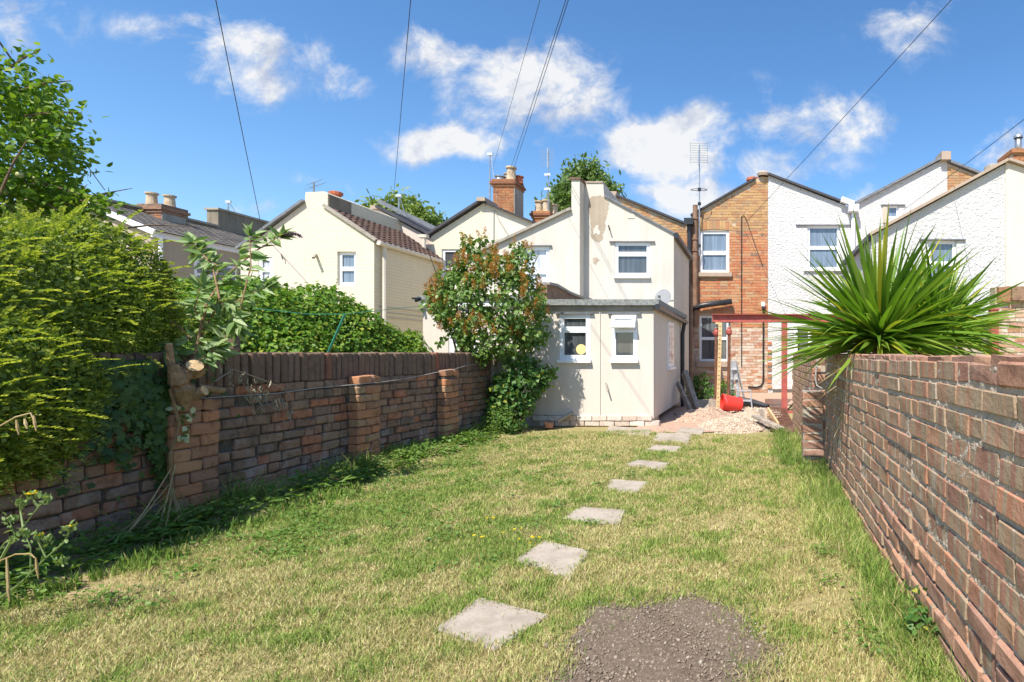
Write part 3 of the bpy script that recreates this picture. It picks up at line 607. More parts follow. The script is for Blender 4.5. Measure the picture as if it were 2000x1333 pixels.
# wing
Y = 12.8; xl, xr = -3.98, U(1316, Y)
zt = W(384, Y); hw = hole(1201, 1269, 474, 540, Y)
facade('wing_wall', [(xl, 0), (xr, 0), (xr, W(457, Y)), (U(1180, Y), zt), (U(1178, Y), W(358, Y)), (U(1146, Y), W(358, Y)), (xl, W(392, Y))], [hw], Y, 2.9, 'wing', h)
window(h, 1201, 1269, 474, 540, Y, 'top', 'glass', .66, sill=.02, lintel=.12, rec=.02, fr=.05)
mb = MB(); verge(mb, U(1180, Y), zt, xr+.06, W(460, Y), Y-.05, Y+2.9, .035); mb.build('wing_roof', 'lead', h)
mb = MB(); yy0, yy1 = Y-.12, Y+2.9; zz = W(462, Y); mb.tube([(xr+.07, yy0, zz), (xr+.07, yy1, zz)], .065, 8); mb.build('gutter', 'black', h)
mb = MB(); mb.bb(U(1146.5, Y), U(1177.5, Y), Y-.02, Y+.5, W(358, Y)+.002, W(355, Y)); mb.build('chimney_cap', 'stone', h)
mb = MB(); mb.lathe((U(1141, 12.9), 12.9, W(380, 12.9)), [(.09, 0), (.11, .2), (.14, .22), (.14, .27)], 10); mb.build('chimney_pot', 'pot', h)
mb = MB(); mb.bar((U(1189, Y), Y-.03, W(441, Y)), (U(1193, Y), Y-.1, W(452, Y)), .02, .02); mb.build('hook', 'black', h)
mb = MB(); mb.bb(U(1226, Y), U(1240, Y), Y-.012, Y, W(427, Y), W(418, Y)); mb.build('vent', 'wing', h)
# damp stains: shallow patches of bare brown render, each with its own torn outline
def patch(name, pts, Y, mat, parent, dy=.004):
    poly = []
    n = len(pts)
    for i in range(n):
        a, b = pts[i], pts[(i+1) % n]
        for k in range(5):
            u = k/5; poly.append((a[0]+(b[0]-a[0])*u+random.uniform(-1.4, 1.4), a[1]+(b[1]-a[1])*u+random.uniform(-1.4, 1.4)))
    l = [[Vector((U(p[0], Y), W(p[1], Y), 0)) for p in poly]]; tr = tessellate_polygon(l); mb = MB()
    vs = [(U(p[0], Y), Y-dy, W(p[1], Y)) for p in poly]
    def orient(f):
        a, b, c = (Vector(vs[i]) for i in f[:3]); return f if (b-a).cross(c-a).y < 0 else tuple(reversed(f))
    mb.add(vs, [orient(f) for f in tr]); return mb.build(name, mat, parent, rnd=False)
MAT['stain'] = render_mat('bare_brown_render', (.42, .345, .265), (.25, .205, .16), 1.0, bs=30)
patch('bare_patch', [(1150, 388), (1156, 384), (1170, 382), (1182, 386), (1190, 398), (1187, 415), (1183, 430), (1181, 450), (1176, 458), (1180, 466), (1170, 474), (1160, 470), (1155, 462), (1153, 430), (1148, 412)], Y, 'stain', h)
patch('flaked_patch', [(1158, 452), (1163, 442), (1168, 440), (1170, 450), (1173, 455), (1170, 459), (1164, 456), (1159, 460)], Y, 'wing', h, .008)
patch('bare_patch', [(1157, 504), (1164, 503), (1171, 508), (1166, 512), (1163, 518), (1158, 512)], Y, 'stain', h)
# extension
YE, XE, ZE = 9.2, -1.66, 2.02; xl = U(1040, YE)
e1 = hole(1093, 1153, 614, 703, YE); e2 = hole(1195, 1245, 614, 703, YE)
facade('extension_wall', [(xl, .2), (XE, .13), (XE, ZE-.05), (xl, ZE-.05)], [e1, e2], YE, 3.6, 'white', h)
window(h, 1093, 1153, 614, 703, YE, 'top', 'glass', .66, sill=.02, lintel=.06, rec=.0, fr=.05)
window(h, 1195, 1245, 614, 703, YE, 'top', 'glass', .66, sill=.02, lintel=.06, rec=.0, fr=.045, open_top=True)
mb = MB(); mb.lathe((U(1134, YE), YE+.028, W(683, YE)), [(.085, 0), (.08, .006), (.02, .008)], 20, axis=(0, -1, 0)); mb.build('round_mat', 'plate', h)
mb = MB(); mb.box(((xl+XE)/2, YE-.008, 1.05), (.012, .018, 1.7)); mb.v = [(v[0]+U(1172, YE)-(xl+XE)/2, v[1], v[2]) for v in mb.v]; mb.build('joint_strip', 'white', h, rnd=False)
mb = MB(); mb.bar((U(1184, YE), YE-.02, W(748, YE)), (U(1190, YE), YE-.1, W(765, YE)), .018, .018); mb.build('overflow_pipe', 'conc', h)
mb = MB(); mb.bb(xl-.02, XE+.10, YE-.09, YE+3.7, ZE-.045, ZE+.05); mb.build('extension_roof', 'felt', h)
mb = MB(); mb.bb(xl, XE+.02, YE-.03, YE-.004, ZE-.13, ZE-.047); mb.build('fascia', 'conc', h)
mb = MB(); pts = [(U(1152+i*5.5, YE), YE-.045, W(598+2.5*math.sin(i*.9)+random.uniform(-.6, .6), YE)) for i in range(22)]; mb.tube(pts, .009, 5); mb.build('loose_cable', 'oldwood', h)
mb = MB(); mb.tube([(XE+.08, YE-.1, ZE-.07), (XE+.08, YE+3.75, ZE-.12)], .05, 8); mb.build('extension_gutter', 'black', h)
mb = MB(); mb.tube([(XE+.09, 12.5, ZE-.14), (XE+.05, 12.5, ZE-.4), (XE+.05, 12.5, .02)], .045, 10); mb.build('extension_downpipe', 'black', h)
mb = MB(); mb.tube([(XE+.05, 14.2, 2.9), (XE+.05, 14.2, .02)], .04, 10); mb.build('rear_downpipe', 'pipebrown', h)
w = MB(); w.bb(XE-.01, XE+.025, 10.65, 11.35, .93, 1.8); sw = w.build('window', 'upvc', h, rnd=False)
g = MB(); g.bb(XE+.02, XE+.032, 10.72, 10.97, 1.0, 1.73); g.build('pane', 'glassw', sw, rnd=False); g = MB(); g.bb(XE+.02, XE+.032, 11.03, 11.28, 1.0, 1.73); g.build('pane', 'glassw', sw, rnd=False)
g = MB(); g.bb(XE, XE+.06, 10.6, 11.4, .88, .928); g.build('sill', 'upvc', sw, rnd=False)
def chamfer_mesh(name, d, ch=.006, j=.003, seed=0):
    rr = random.Random(seed); bm = bmesh.new(); bmesh.ops.create_cube(bm, size=1)
    for v in bm.verts: v.co = Vector((v.co.x*d[0]+rr.uniform(-j, j), v.co.y*d[1]+rr.uniform(-j, j), v.co.z*d[2]+rr.uniform(-j, j)))
    bmesh.ops.bevel(bm, geom=list(bm.edges), offset=ch, segments=1, affect='EDGES'); me = bpy.data.meshes.new(name); bm.to_mesh(me); bm.free(); return me
def put(me, name, loc, parent, rot=(0, 0, 0), scale=(1, 1, 1)):
    o = bpy.data.objects.new(name, me); COL.objects.link(o); o.parent = parent
    L = Vector(loc)
    if parent.get('root'): L = L-Vector(parent.location)
    o.location = L; o.rotation_euler = rot; o.scale = scale; return o
def protos(d, mat, n=6, **k):
    out = []
    for i in range(n):
        m = chamfer_mesh('brick', d, seed=i, **k); m.materials.append(MAT[mat]); out.append(m)
    return out
pl = protos((.235, .1, .082), 'bP'); x = xl+.35
for row in range(2):
    x = xl+(.0 if row else .12)
    while x < XE-.1:
        put(random.choice(pl), 'brick', (x+.12, YE+.03-row*.012, .05+row*.087), h, (0, random.uniform(-.02, .02), random.uniform(-.03, .03))); x += .245
mb = MB(); mb.bb(xl, XE-.005, YE+.02, YE+.5, -.02, .21); mb.build('plinth_core', 'mortR', h)

# damp-proof brick wall rising between the two extensions
pw = thing('party_wall', 'low sloping dirty brick party wall with stone capping between the two flat roofs', 'wall', (-3.75, 11, 0))
mb = MB(); pts = [(9.9, 2.4), (10.3, 2.42), (11.0, 2.36), (11.8, 2.34), (12.45, 2.36)]
for (a, za), (b, zb) in zip(pts[:-1], pts[1:]):
    mb.add([(-3.86, a, 0), (-3.66, a, 0), (-3.66, b, 0), (-3.86, b, 0), (-3.86, a, za), (-3.66, a, za), (-3.66, b, zb), (-3.86, b, zb)], [(1, 2, 6, 5), (0, 1, 5, 4), (2, 3, 7, 6), (3, 0, 4, 7), (4, 5, 6, 7)])
mb.build('brickwork', 'bL', pw)
mb = MB()
for (a, za), (b, zb) in zip(pts[:-1], pts[1:]): mb.bar((-3.76, a, za+.025), (-3.76, b, zb+.025), .3, .045)
mb.build('capping', 'conc', pw)

# --- cream house left of centre with its wing and extension
h = thing('terraced_house', 'cream gable house in front of the tall brick chimney, behind the lilac', 'house', (U(1000, YB), YB, 0), 'terraced houses backing onto the garden')
h_win = hole(863, 902, 487, 560, YB)
facade('main_wall', [(U(842, YB), 0), (U(946, YB), 0)]+vprof((946, 396), (842, 462)), [h_win], YB, 6, 'yellow', h)
facade('smooth_wall', [(U(946, YB)+.003, 0), (U(1150, YB)-.004, 0)]+vprof((1149.5, 480), (1047, 439), (946, 396)), [], YB, 6, 'cream', h)
window(h, 863, 902, 487, 560, YB, 'sash', 'glass', .5, rec=.04)
mb = MB(); verge(mb, U(842, YB), W(460, YB), U(942, YB), W(396, YB), YB-.14, YB+6, .07); verge(mb, U(942, YB), W(396, YB), U(1060, YB), W(444, YB), YB-.14, YB+6, .05); mb.build('roof', 'slate', h)
mb = MB(); mb.bb(U(937, YB), U(953, YB), YB-.2, YB+.6, W(396, YB), W(389, YB)); mb.build('ridge_end', 'stone', h)
mb = MB(); mb.tube([(U(965, YB), YB-.03, W(411, YB)), (U(964.5, YB), YB-.03, W(470, YB))], .012, 4); mb.tube([(U(967, YB), YB-.03, W(412, YB)), (U(975, YB), YB-.03, W(430, YB)), (U(1000, YB), YB-.03, W(470, YB))], .012, 4); mb.build('cable', 'greyw', h)
mb = MB(); mb.bb(U(828, YB), U(844, YB), YB-.3, YB-.16, W(468, YB), W(462, YB)); mb.build('hopper', 'cream', h)
mb = MB(); mb.tube([(U(837, YB), YB-.23, W(467, YB)), (U(837, YB), YB-.23, 2)], .055, 8); mb.build('downpipe', 'cream', h)
Y = 12.47; xr = -3.885; hw = hole(1018, 1073, 482, 580, Y)
facade('wing_wall', [(-6.4, 0), (xr, 0), (xr, W(352, Y)), (U(1116, Y), W(352, Y)), (U(1116, Y), W(410, Y)), (-6.4, W(410, Y)-(U(1116, Y)+6.4)*.466)], [hw], Y, 3.5, 'wing', h)
window(h, 1018, 1073, 482, 580, Y, 'sash', 'glassw', .5, sill=.01, lintel=.06, rec=.03)
mb = MB(); verge(mb, -6.5, W(411, Y)-(U(1116, Y)+6.5)*.466, U(1117, Y), W(411, Y), Y-.08, Y+3.5, .055); mb.build('verge', 'conc', h)
mb = MB(); mb.bb(U(1113, Y), xr+.03, Y-.03, Y+.32, W(352, Y)+.002, W(347, Y)); mb.build('pillar_cap', 'bLc', h)
facade('extension_wall', [(U(826, 9.9), 0), (U(1040, 9.9), 0), (U(1040, 9.9), 2.08), (U(826, 9.9), 2.08)], [hole(876, 935, 640, 716, 9.9)], 9.9, 2.4, 'white', h)
window(h, 876, 935, 640, 716, 9.9, 'sash', 'glassb', .5, rec=.02, fr=.07)
mb = MB(); mb.bb(U(822, 9.9), U(1041, 9.9), 9.8, 12.3, 2.13, 2.2); mb.build('extension_roof', 'felt', h)
mb = MB(); mb.bb(U(824, 9.9), U(1040, 9.9), 9.84, 9.9, 2.02, 2.128); mb.build('fascia', 'upvc', h)
mb = MB(); mb.bar((U(818, 9.9), 9.7, 2.14), (U(832, 9.9), 9.85, 2.16), .03, .03); mb.bar((U(825, 9.9), 9.7, 2.1), (U(825, 9.9), 9.85, 2.16), .03, .05); mb.build('bracket', 'black', h)

def chimney(label, x0, x1, Y, dep, z0, z1, pots, mat='bC', side=True, group='chimney stacks'):
    c = thing('chimney', label, 'chimney', ((x0+x1)/2, Y, z0), group)
    mb = MB(); mb.bb(x0, x1, Y, Y+dep, z0, z1); mb.build('stack', 'mortH' if mat == 'bC' else 'conc', c)
    brick_face('brickwork', [(x0, z0), (x1, z0), (x1, z1), (x0, z1)], [], Y, mat, c)
    mb = MB(); mb.bb(x1+.002, x1+.02, Y, Y+dep, z0, z1-.1); mb.build('rendered_side', 'conc', c)
    for i, e in enumerate((.04, .08, .04)):
        mb = MB(); mb.bb(x0-e, x1+e, Y-e, Y+dep+e, z1-.16+i*.085+.002, z1-.16+(i+1)*.085); mb.build('corbel_course', mat, c)
    for (px, dy, r, hh, m) in pots:
        mb = MB(); mb.lathe((px, Y+dy, z1+.09), [(r*1.05, 0), (r*.95, hh*.15), (r*.82, hh*.85), (r*1.1, hh*.86), (r*1.1, hh*.97), (r*.8, hh)], 14); mb.build('chimney_pot', m, c, smooth=False)
    return c
Y = 19; x0, x1 = U(963, Y), U(1004, Y)
chimney('tall orange brick chimney stack with buff, red and metal pots', x0, x1, Y, .72, 4.6, W(356, Y), [(x0+.15, .2, .17, .16, 'metal'), (x0+.3, .5, .15, .36, 'conc'), (x0+.52, .22, .16, .5, 'pot'), (x0+.66, .5, .15, .26, 'redpot')])
Y = 20; x0, x1 = U(1040, Y), U(1072, Y)
chimney('small low brick chimney stack with three buff pots, left of the pale pillar', x0, x1, Y, .7, 4.6, W(418, Y), [(x0+.15, .2, .14, .42, 'pot'), (x0+.42, .2, .14, .46, 'pot'), (x0+.62, .45, .13, .36, 'pot')])

# --- yellow house with tiled wing
h = thing('terraced_house', 'pale yellow brick wing with brown tiled roof above the ivy hedge', 'house', (-10.4, 14.1, 0), 'terraced houses backing onto the garden')
Y = 14.1; xr = -9.54; xm = U(596, Y); zE = 3.99; zA = W(410, Y)
hw = hole(659, 695, 492, 558, Y)
xs, xc = U(640, Y), U(597, Y)
facade('wing_wall', [(xm, 0), (xr, 0), (xr, zE), (xs, zA), (xs, W(378, Y)), (U(632, Y), W(374, Y)), (xc, W(376, Y)), (xm-.0, W(384, Y))], [hw], Y, 2.9, 'yellow', h, rev=.12)
window(h, 659, 695, 492, 558, Y, 'sash', 'glassb', .5, rec=.06)
mb = MB(); verge(mb, xs-.1, zA+.08, xr+.05, zE, Y-.06, Y+.04, .07); mb.build('verge', 'conc', h)
tiles('roof_tiles', 'tile', h, (xs, Y+.04, zA+.05), (xs, YB, zA+.05), (xr+.12, Y+.04, zE-.0), (xr+.12, YB, zE-.0), 13, 9, .03, True)
mb = MB(); mb.tube([(xr+.12, Y-.02, zE-.03), (xr+.12, YB, zE-.03)], .06, 8); mb.build('gutter', 'cream', h)
mb = MB(); mb.tube([(xr+.09, Y+.25, zE-.08), (xr+.09, Y+.25, 1)], .05, 8); mb.build('downpipe', 'cream', h)
mb = MB(); mb.bb(xs-.02, xs+.02, Y+.02, Y+.8, zA-.1, W(380, Y)); mb.build('chimney_side', 'parapet', h)
mb = MB(); mb.lathe((U(656, 14.7)-.0, 14.7, W(408, 14.7)), [(.13, 0), (.11, .34), (.16, .36), (.16, .42), (.12, .44)], 12); mb.build('chimney_pot', 'redpot', h)
mb = MB(); mb.bar((U(618, Y), Y-.02, W(498, Y)), (U(625, Y), Y-.22, W(507, Y)), .05, .05); mb.build('overflow_pipe', 'conc', h)
mb = MB()
for py in (598, 608, 618): mb.bar((xr+.015, Y+.2, W(py, Y)), (xr+.015, YB, W(py, Y)), .02, .02)
mb.build('wire_rail', 'greyw', h)
# main gable behind it
facade('main_wall', [(U(640, YB), 0), (U(842, YB)-.003, 0)]+vprof((841.8, 466), (740, 410), (735, 405), (728, 405), (728, 440), (640, 408)), [], YB, 6, 'pink', h)
mb = MB(); verge(mb, U(737, YB), W(406, YB), U(842, YB), W(462, YB), YB-.12, YB+3, .06); mb.build('main_roof', 'slate', h)
mb = MB(); verge(mb, U(648, YB), W(404, YB), U(742, YB), W(435, YB), YB-.1, YB+.3, .12); mb.build('parapet', 'parapet', h)
mb = MB(); verge(mb, U(741, YB+.5), W(398, YB+.5), U(858, YB+.5), W(455, YB+.5), YB+.4, YB+.6, .12); mb.build('rear_parapet', 'lead', h)
mb = MB(); mb.bb(U(727, YB), U(741, YB), YB-.1, YB+.3, W(410, YB), W(403, YB)); mb.build('ridge_end', 'stone', h)

h = thing('terraced_house', 'pinkish white rendered half gable adjoining the yellow wing on its left', 'house', (U(540, 14.1), 14.1, 0), 'terraced houses backing onto the garden')
facade('wall', [(U(470, Y), 0), (xm-.003, 0), (xm-.003, W(384, Y)), (xm-.003, W(396, Y)), (U(510, Y), W(462, Y)), (U(470, Y), W(486, Y))], [hole(505, 532, 503, 552, Y)], Y, 2.9, 'pink', h)
window(h, 505, 532, 503, 552, Y, 'sash', 'glassw', .5, rec=.02)
mb = MB(); verge(mb, U(468, Y), W(488, Y), U(597, Y), W(395, Y), Y-.1, Y+2.9, .06); mb.build('roof', 'lead', h)
mb = MB(); mb.tube([(U(550, Y), Y-.02, W(497, Y)), (U(555, Y), Y-.08, W(499, Y)), (U(556, Y), Y-.06, W(508, Y))], .012, 5); mb.build('hook', 'black', h)

# --- far left house, seen along its flank
h = thing('terraced_house', 'grey rendered house with lichened slate roof and blackened parapets, leftmost behind the hedge', 'house', (-16, 15, 0), 'terraced houses backing onto the garden')
XF = -16; y0, y1 = 15.0, 21; ze = 4.42
mb = MB(); mb.bb(XF-4.5, XF, y0, y1, 0, ze); mb.build('wall', 'tan', h, rnd=False)
tiles('roof_slates', 'oldslate', h, (XF-2.0, y0-.1, ze+.92), (XF-2.0, y1, ze+.92), (XF+.15, y0-.1, ze+.02), (XF+.15, y1, ze+.02), 26, 11, .012)
mb = MB(); mb.bar((XF+.03, y0-.1, ze-.06), (XF+.03, y1, ze-.06), .05, .16); mb.bar((XF+.1, y0-.1, ze-.02), (XF-2, y0-.1, ze+.86), .05, .14); mb.build('fascia', 'upvc', h)
mb = MB(); mb.add([(XF-4.5, y0, ze), (XF, y0, ze), (XF-2, y0, ze+.9)], [(0, 1, 2)]); mb.build('gable', 'tan', h)
mb = MB(); mb.bb(XF-2.4, XF-2.02, 14.0, 18.9, ze, 5.42); mb.build('parapet', 'parapet', h)
mb = MB(); mb.bb(XF-2.45, XF-1.97, 14.0, 18.9, 5.424, 5.49); mb.build('parapet_capping', 'conc', h)
mb = MB(); mb.bb(XF-2.4, XF-2.02, 18.9, 26, ze, 6.0); mb.build('parapet', 'parapet', h)
mb = MB(); mb.bb(XF-2.45, XF-1.97, 18.85, 26, 6.004, 6.07); mb.build('parapet_capping', 'conc', h)
w = MB(); w.bb(XF-.02, XF+.03, 16.05, 17.35, 2.9, 3.85); sw = w.build('window', 'upvc', h, rnd=False)
for a, b, c, d in ((16.12, 16.65, 3.5, 3.78), (16.12, 16.65, 2.97, 3.42), (16.75, 17.28, 2.97, 3.78)):
    g = MB(); g.bb(XF+.02, XF+.04, a, b, c, d); g.build('pane', 'glassb', sw, rnd=False)
mb = MB(); mb.tube([(XF+.06, y0+.1, ze-.1), (XF+.06, y0+.1, 0)], .05, 8); mb.build('downpipe', 'upvc', h)
chimney('low brick chimney with two tall buff pots on the far left parapet', -18.15, -17.5, 16.6, .7, 5.0, 5.5, [(-18.0, .2, .14, .40, 'pot'), (-17.62, .35, .14, .36, 'pot')], 'bL')
# ================================================================ garden walls
def wall_backing(name, pts, z0, z1, face, mat, parent, thick=.2, amp=.007, rec=.010, step=.022):
    """mortar body: front sheet with real relief following pts [(x,y)...]; face=+1 looks to +X, -1 to -X"""
    pts = [Vector((*p, 0)) for p in pts]; cum = [0]
    for a, b in zip(pts[:-1], pts[1:]): cum.append(cum[-1]+(b-a).length)
    n = int(cum[-1]/step)+1; m = int((z1-z0)/step)+1; V = []; Fc = []
    def at(s):
        for i in range(len(cum)-1):
            if s <= cum[i+1] or i == len(cum)-2:
                q = (s-cum[i])/(cum[i+1]-cum[i]); return pts[i].lerp(pts[i+1], q)
    for i in range(n):
        p = at(cum[-1]*i/(n-1))
        for k in range(m):
            z = z0+(z1-z0)*k/(m-1); o = -rec+amp*(math.sin(p.y*61+z*13)*.4+math.sin(z*83+p.y*29)*.4+random.uniform(-1, 1))
            V.append((p.x+face*o, p.y, z))
    for i in range(n-1):
        for k in range(m-1):
            q = (i*m+k, (i+1)*m+k, (i+1)*m+k+1, i*m+k+1); Fc.append(q if face > 0 else q[::-1])
    mb = MB(); mb.v = V; mb.f = Fc; mb.r = [0]*len(Fc)
    o = mb.build(name, mat, parent)
    mb = MB()
    for a, b in zip(pts[:-1], pts[1:]):
        q = [(a.x-face*(rec+amp*2.2), a.y), (b.x-face*(rec+amp*2.2), b.y), (b.x-face*thick, b.y), (a.x-face*thick, a.y)]
        vs = [(x, y, z0) for x, y in q]+[(x, y, z1-.004) for x, y in q]; mb.add(vs, [(0, 1, 5, 4), (1, 2, 6, 5), (2, 3, 7, 6), (3, 0, 4, 7), (4, 5, 6, 7)])
    c = mb.build('wall_core', mat, parent); fixnormals(c); return at, cum[-1]

# --- left wall
LW = thing('garden_wall', 'old sooty red-brown brick garden wall with upright brick coping and three buttress piers, on the left', 'wall', (-4.1, 5, 0))
LP = [(-3.86, .9), (-4.18, 4.2), (-4.2, 5.8), (-4.08, 8.75)]
ZC = 1.2-.262                                      # underside of the coping
at, LL = wall_backing('mortar', LP, -.05, ZC, 1, 'mortL', LW, .22)
st = protos((.223, .1, .075), 'bL', 12, ch=.009, j=.008); hd_ = protos((.106, .1, .075), 'bL', 6, ch=.007, j=.004)
def along(s):
    p = at(s); q = at(min(s+.05, LL)); p0 = at(max(0, s-.05)); d = (q-p0); return p, math.atan2(d.y, d.x)
rows = 11; chh = (ZC+.0)/rows; cnt = 0; lowrow = []
for r in range(rows):
    s = -.1+random.random()*.2; k = 0; z = chh*(r+.5)
    while s < LL-.05:
        hdr = (r % 4 == 1 and random.random() < .8) or random.random() < .18
        L = .118 if hdr else .237; p, a = along(max(.0, s+L/2))
        dz = .012*math.sin(s*1.1+r*.2)*(1-r/rows)*.8
        out = random.gauss(0, .007)+(.014*math.sin(s*2.1+r))
        vis = s > 1.0
        if random.random() > .008:
            args = (random.choice(hd_ if hdr else st), 'brick', (p.x-.05+.012+out*.4, p.y, z+dz), LW, (random.gauss(0, .02), random.gauss(0, .018), a+random.gauss(0, .018)), (1+random.gauss(0, .02), 1, 1+random.gauss(0, .055)))
            lowrow.append((s, args))
        s += L
lowrow.sort(key=lambda q: -q[0])
def join_stuff(lst, name, mat, parent):
    mb = MB()
    for _, (me_, nm, loc, par, rot, scl) in lst:
        from mathutils import Euler
        M_ = Matrix.LocRotScale(Vector(loc), Euler(rot), Vector(scl)); mb.add([M_ @ v.co for v in me_.vertices], [tuple(p.vertices) for p in me_.polygons])
    if mb.v: kind(mb.build(name, mat, parent), 'stuff')
keep = [q for q in lowrow if q[0] > 1.2][:298]; rest = [q for q in lowrow if q not in keep]
for _, a in keep: put(*a)
join_stuff(rest, 'brickwork', 'bL', LW)
cp = protos((.068, .225, .262), 'bLc', 8, ch=.009, j=.006); s = .0; C = []
while s < LL-.03:
    w_ = random.uniform(.068, .078); p, a = along(s+w_/2)
    C.append((s, (random.choice(cp), 'coping_brick', (p.x-.1+random.gauss(0, .006), p.y, ZC+.131+random.gauss(0, .004)), LW, (random.gauss(0, .008), random.gauss(0, .022), a+random.gauss(0, .02)), (w_/.073, 1, 1+random.gauss(0, .012))))); s += w_+.004
for _, a in C: put(*a)
mb = MB(); mb.v = []; 
for a, b in zip(LP[:-1], LP[1:]):
    mb.bar((a[0]-.11, a[1], ZC+.12), (b[0]-.11, b[1], ZC+.12), .17, .22)
mb.build('coping_mortar', 'mortL', LW)
pst = protos((.11, .21, .08), 'bLp', 7, ch=.009, j=.008); pst2 = protos((.11, .125, .08), 'bLp', 7, ch=.009, j=.008)
for (yc, zt, nmat) in ((4.08, .80, 0), (5.94, .90, 0), (7.45, .92, 0)):
    p, a = None, None
    for i in range(400):
        s_ = LL*i/399
        if at(s_).y >= yc: p = at(s_); break
    g = MB(); g.bb(p.x-.02, p.x+.105, yc-.155, yc+.155, 0, zt-.03); pr = g.build('pier', 'mortL', LW)
    n = int(zt/.086)
    for r in range(n):
        z = .043+r*.086
        off = -1 if r % 2 else 1
        put(random.choice(pst), 'brick', (p.x+.070+random.gauss(0, .004), yc-off*.065, z), pr, (random.gauss(0, .025), random.gauss(0, .02), random.gauss(0, .035))).location -= Vector(LW.location)*0
        put(random.choice(pst2), 'brick', (p.x+.070+random.gauss(0, .004), yc+off*.108, z), pr, (random.gauss(0, .025), random.gauss(0, .02), random.gauss(0, .035)))
    put(pst[0], 'brick', (p.x+.068, yc-.06, zt+.02), pr, (.05, .06, .1)); put(pst2[0], 'brick', (p.x+.068, yc+.11, zt+.015), pr, (-.2, .1, .1))
# rendered end panel up to the extension
EP = thing('rendered_wall_panel', 'dirty cement rendered wall panel joining the end of the old brick wall to the white extension', 'wall', (-3.9, 9, 0))
mb = MB(); mb.add([(-4.12, 8.76, 0), (-3.62, 9.22, 0), (-3.76, 9.4, 0), (-4.28, 8.9, 0), (-4.12, 8.76, 1.2), (-3.62, 9.22, 1.22), (-3.76, 9.4, 1.22), (-4.28, 8.9, 1.2)], [(0, 1, 5, 4), (1, 2, 6, 5), (2, 3, 7, 6), (3, 0, 4, 7), (4, 5, 6, 7)]); fixnormals(mb.build('panel', 'conc', EP))
mb = MB(); mb.bb(-4.14, -4.02, 8.68, 8.74, 0, 1.19); mb.build('edge_post', 'conc', EP)

# --- right wall
RW = thing('garden_wall', 'sunlit striped brown brick garden wall with pale crumbling mortar, on the right in the foreground', 'wall', (.8, 3, 0))
XR = .74; Y0R, Y1R = .2, 5.93; ZR = 1.172
at, RL = wall_backing('mortar', [(XR, Y0R), (XR, Y1R)], -.05, ZR-.01, -1, 'mortR', RW, .21, amp=.0032, rec=.0025, step=.015)
st = protos((.223, .1, .073), 'bR', 12, ch=.0035, j=.0038); hd_ = protos((.107, .1, .073), 'bR', 6, ch=.0045, j=.004)
ro = protos((.222, .1, .074), 'bRo', 8, ch=.008, j=.006); lst = []
rows = 13; z = 0; zrow = []
hts = [.0875]*13; hts[10] = .096; hts[11] = .094; hts[12] = .085; tot = sum(hts); hts = [q*ZR/tot for q in hts]
for r in range(rows):
    y = Y1R-(.0 if r % 2 else .11); k = 0; zc = z+hts[r]/2; z += hts[r]
    if r % 2 == 0:
        lst.append((Y1R-.055, (random.choice(hd_), 'brick', (XR+.0465, Y1R-.055, zc), RW, (0, 0, R(90)))))
    while y > Y0R+.1:
        hdr = random.random() < (.16 if r % 3 else .34); L = .116 if hdr else .235
        rough = (r < 4 and y < 3.6+random.uniform(-.5, .4)) or (r < 1) or (r == 12 and y < 3.0 and random.random() < .4)
        out = random.gauss(0, .0025)+(-.009 if r == 3 and y < 3.4 else 0)+(-.007 if r <= 1 else 0)
        me_ = random.choice(ro if (rough and not hdr) else (hd_ if hdr else st))
        dz = .008*math.sin(y*1.3+r*.5)
        lst.append((y, (me_, 'brick', (XR+.0465+out, y-L/2, zc+dz), RW, (random.gauss(0, .006)+0, random.gauss(0, .008), R(90)+random.gauss(0, .01)))))
        y -= L
lst = [q for q in lst if q[1][2][1] > Y0R+.1]
vis = [q for q in lst if q[1][2][1] > 1.25]; vis.sort(key=lambda q: q[0]); keepR = vis[:296]; ids = set(id(q) for q in keepR)
for _, a in keepR: put(*a)
join_stuff([(q[0], q[1]+((1, 1, 1),)) for q in lst if id(q) not in ids], 'brickwork', 'bR', RW)
# worn mortar haunching along the top with chipped brick arrises
mb = MB(); y = 1.1
while y < Y1R-.1:
    L = random.uniform(.1, .24); mb.box((XR+.105, y+L/2, ZR-.004+random.uniform(0, .008)), (.2, L-.008, .03), j=.006); y += L
mb.build('top_course', 'bRo', RW)
# pier at the end and the next stretch of wall behind
PR = thing('brick_pier', 'short orange brick pier with sloping header courses at the end of the right wall', 'pier', (.62, 5.95, 0))
pb = protos((.215, .2, .078), 'bRo', 4, ch=.008, j=.006)
for r in range(9): put(random.choice(pb), 'brick', (.615+random.gauss(0, .004)+.012*(r < 2), 6.07, .045+r*.088), PR, (random.gauss(0, .01), random.gauss(0, .015), random.gauss(0, .03)))
mb = MB(); mb.bb(.512, .716, 5.975, 6.15, 0, .79); mb.build('mortar', 'mortR', PR)
RW2 = thing('garden_wall', 'further lower stretch of brown brick wall beyond the pier, with toothed end and white cable', 'wall', (.7, 7.5, 0))
wall_backing('mortar', [(.66, 6.45), (.60, 8.9)], -.05, 1.2, -1, 'mortR', RW2, .2, .004, .009, .03)
for r in range(14):
    y = 6.44+(.0 if r % 2 else .11); 
    while y < 8.8:
        hdr = random.random() < .25; L = .116 if hdr else .235; xx = .66-.06*(y-6.45)/2.45
        put(random.choice(hd_ if hdr else st), 'brick', (xx+.042, y+L/2, .045+r*.086), RW2, (0, 0, R(90)+.024+random.gauss(0, .01))); y += L
for r in range(4, 13, 2): put(ro[r % 8], 'brick', (.735, 6.3, .045+r*.088), RW2, (0, 0, random.gauss(0, .05)))
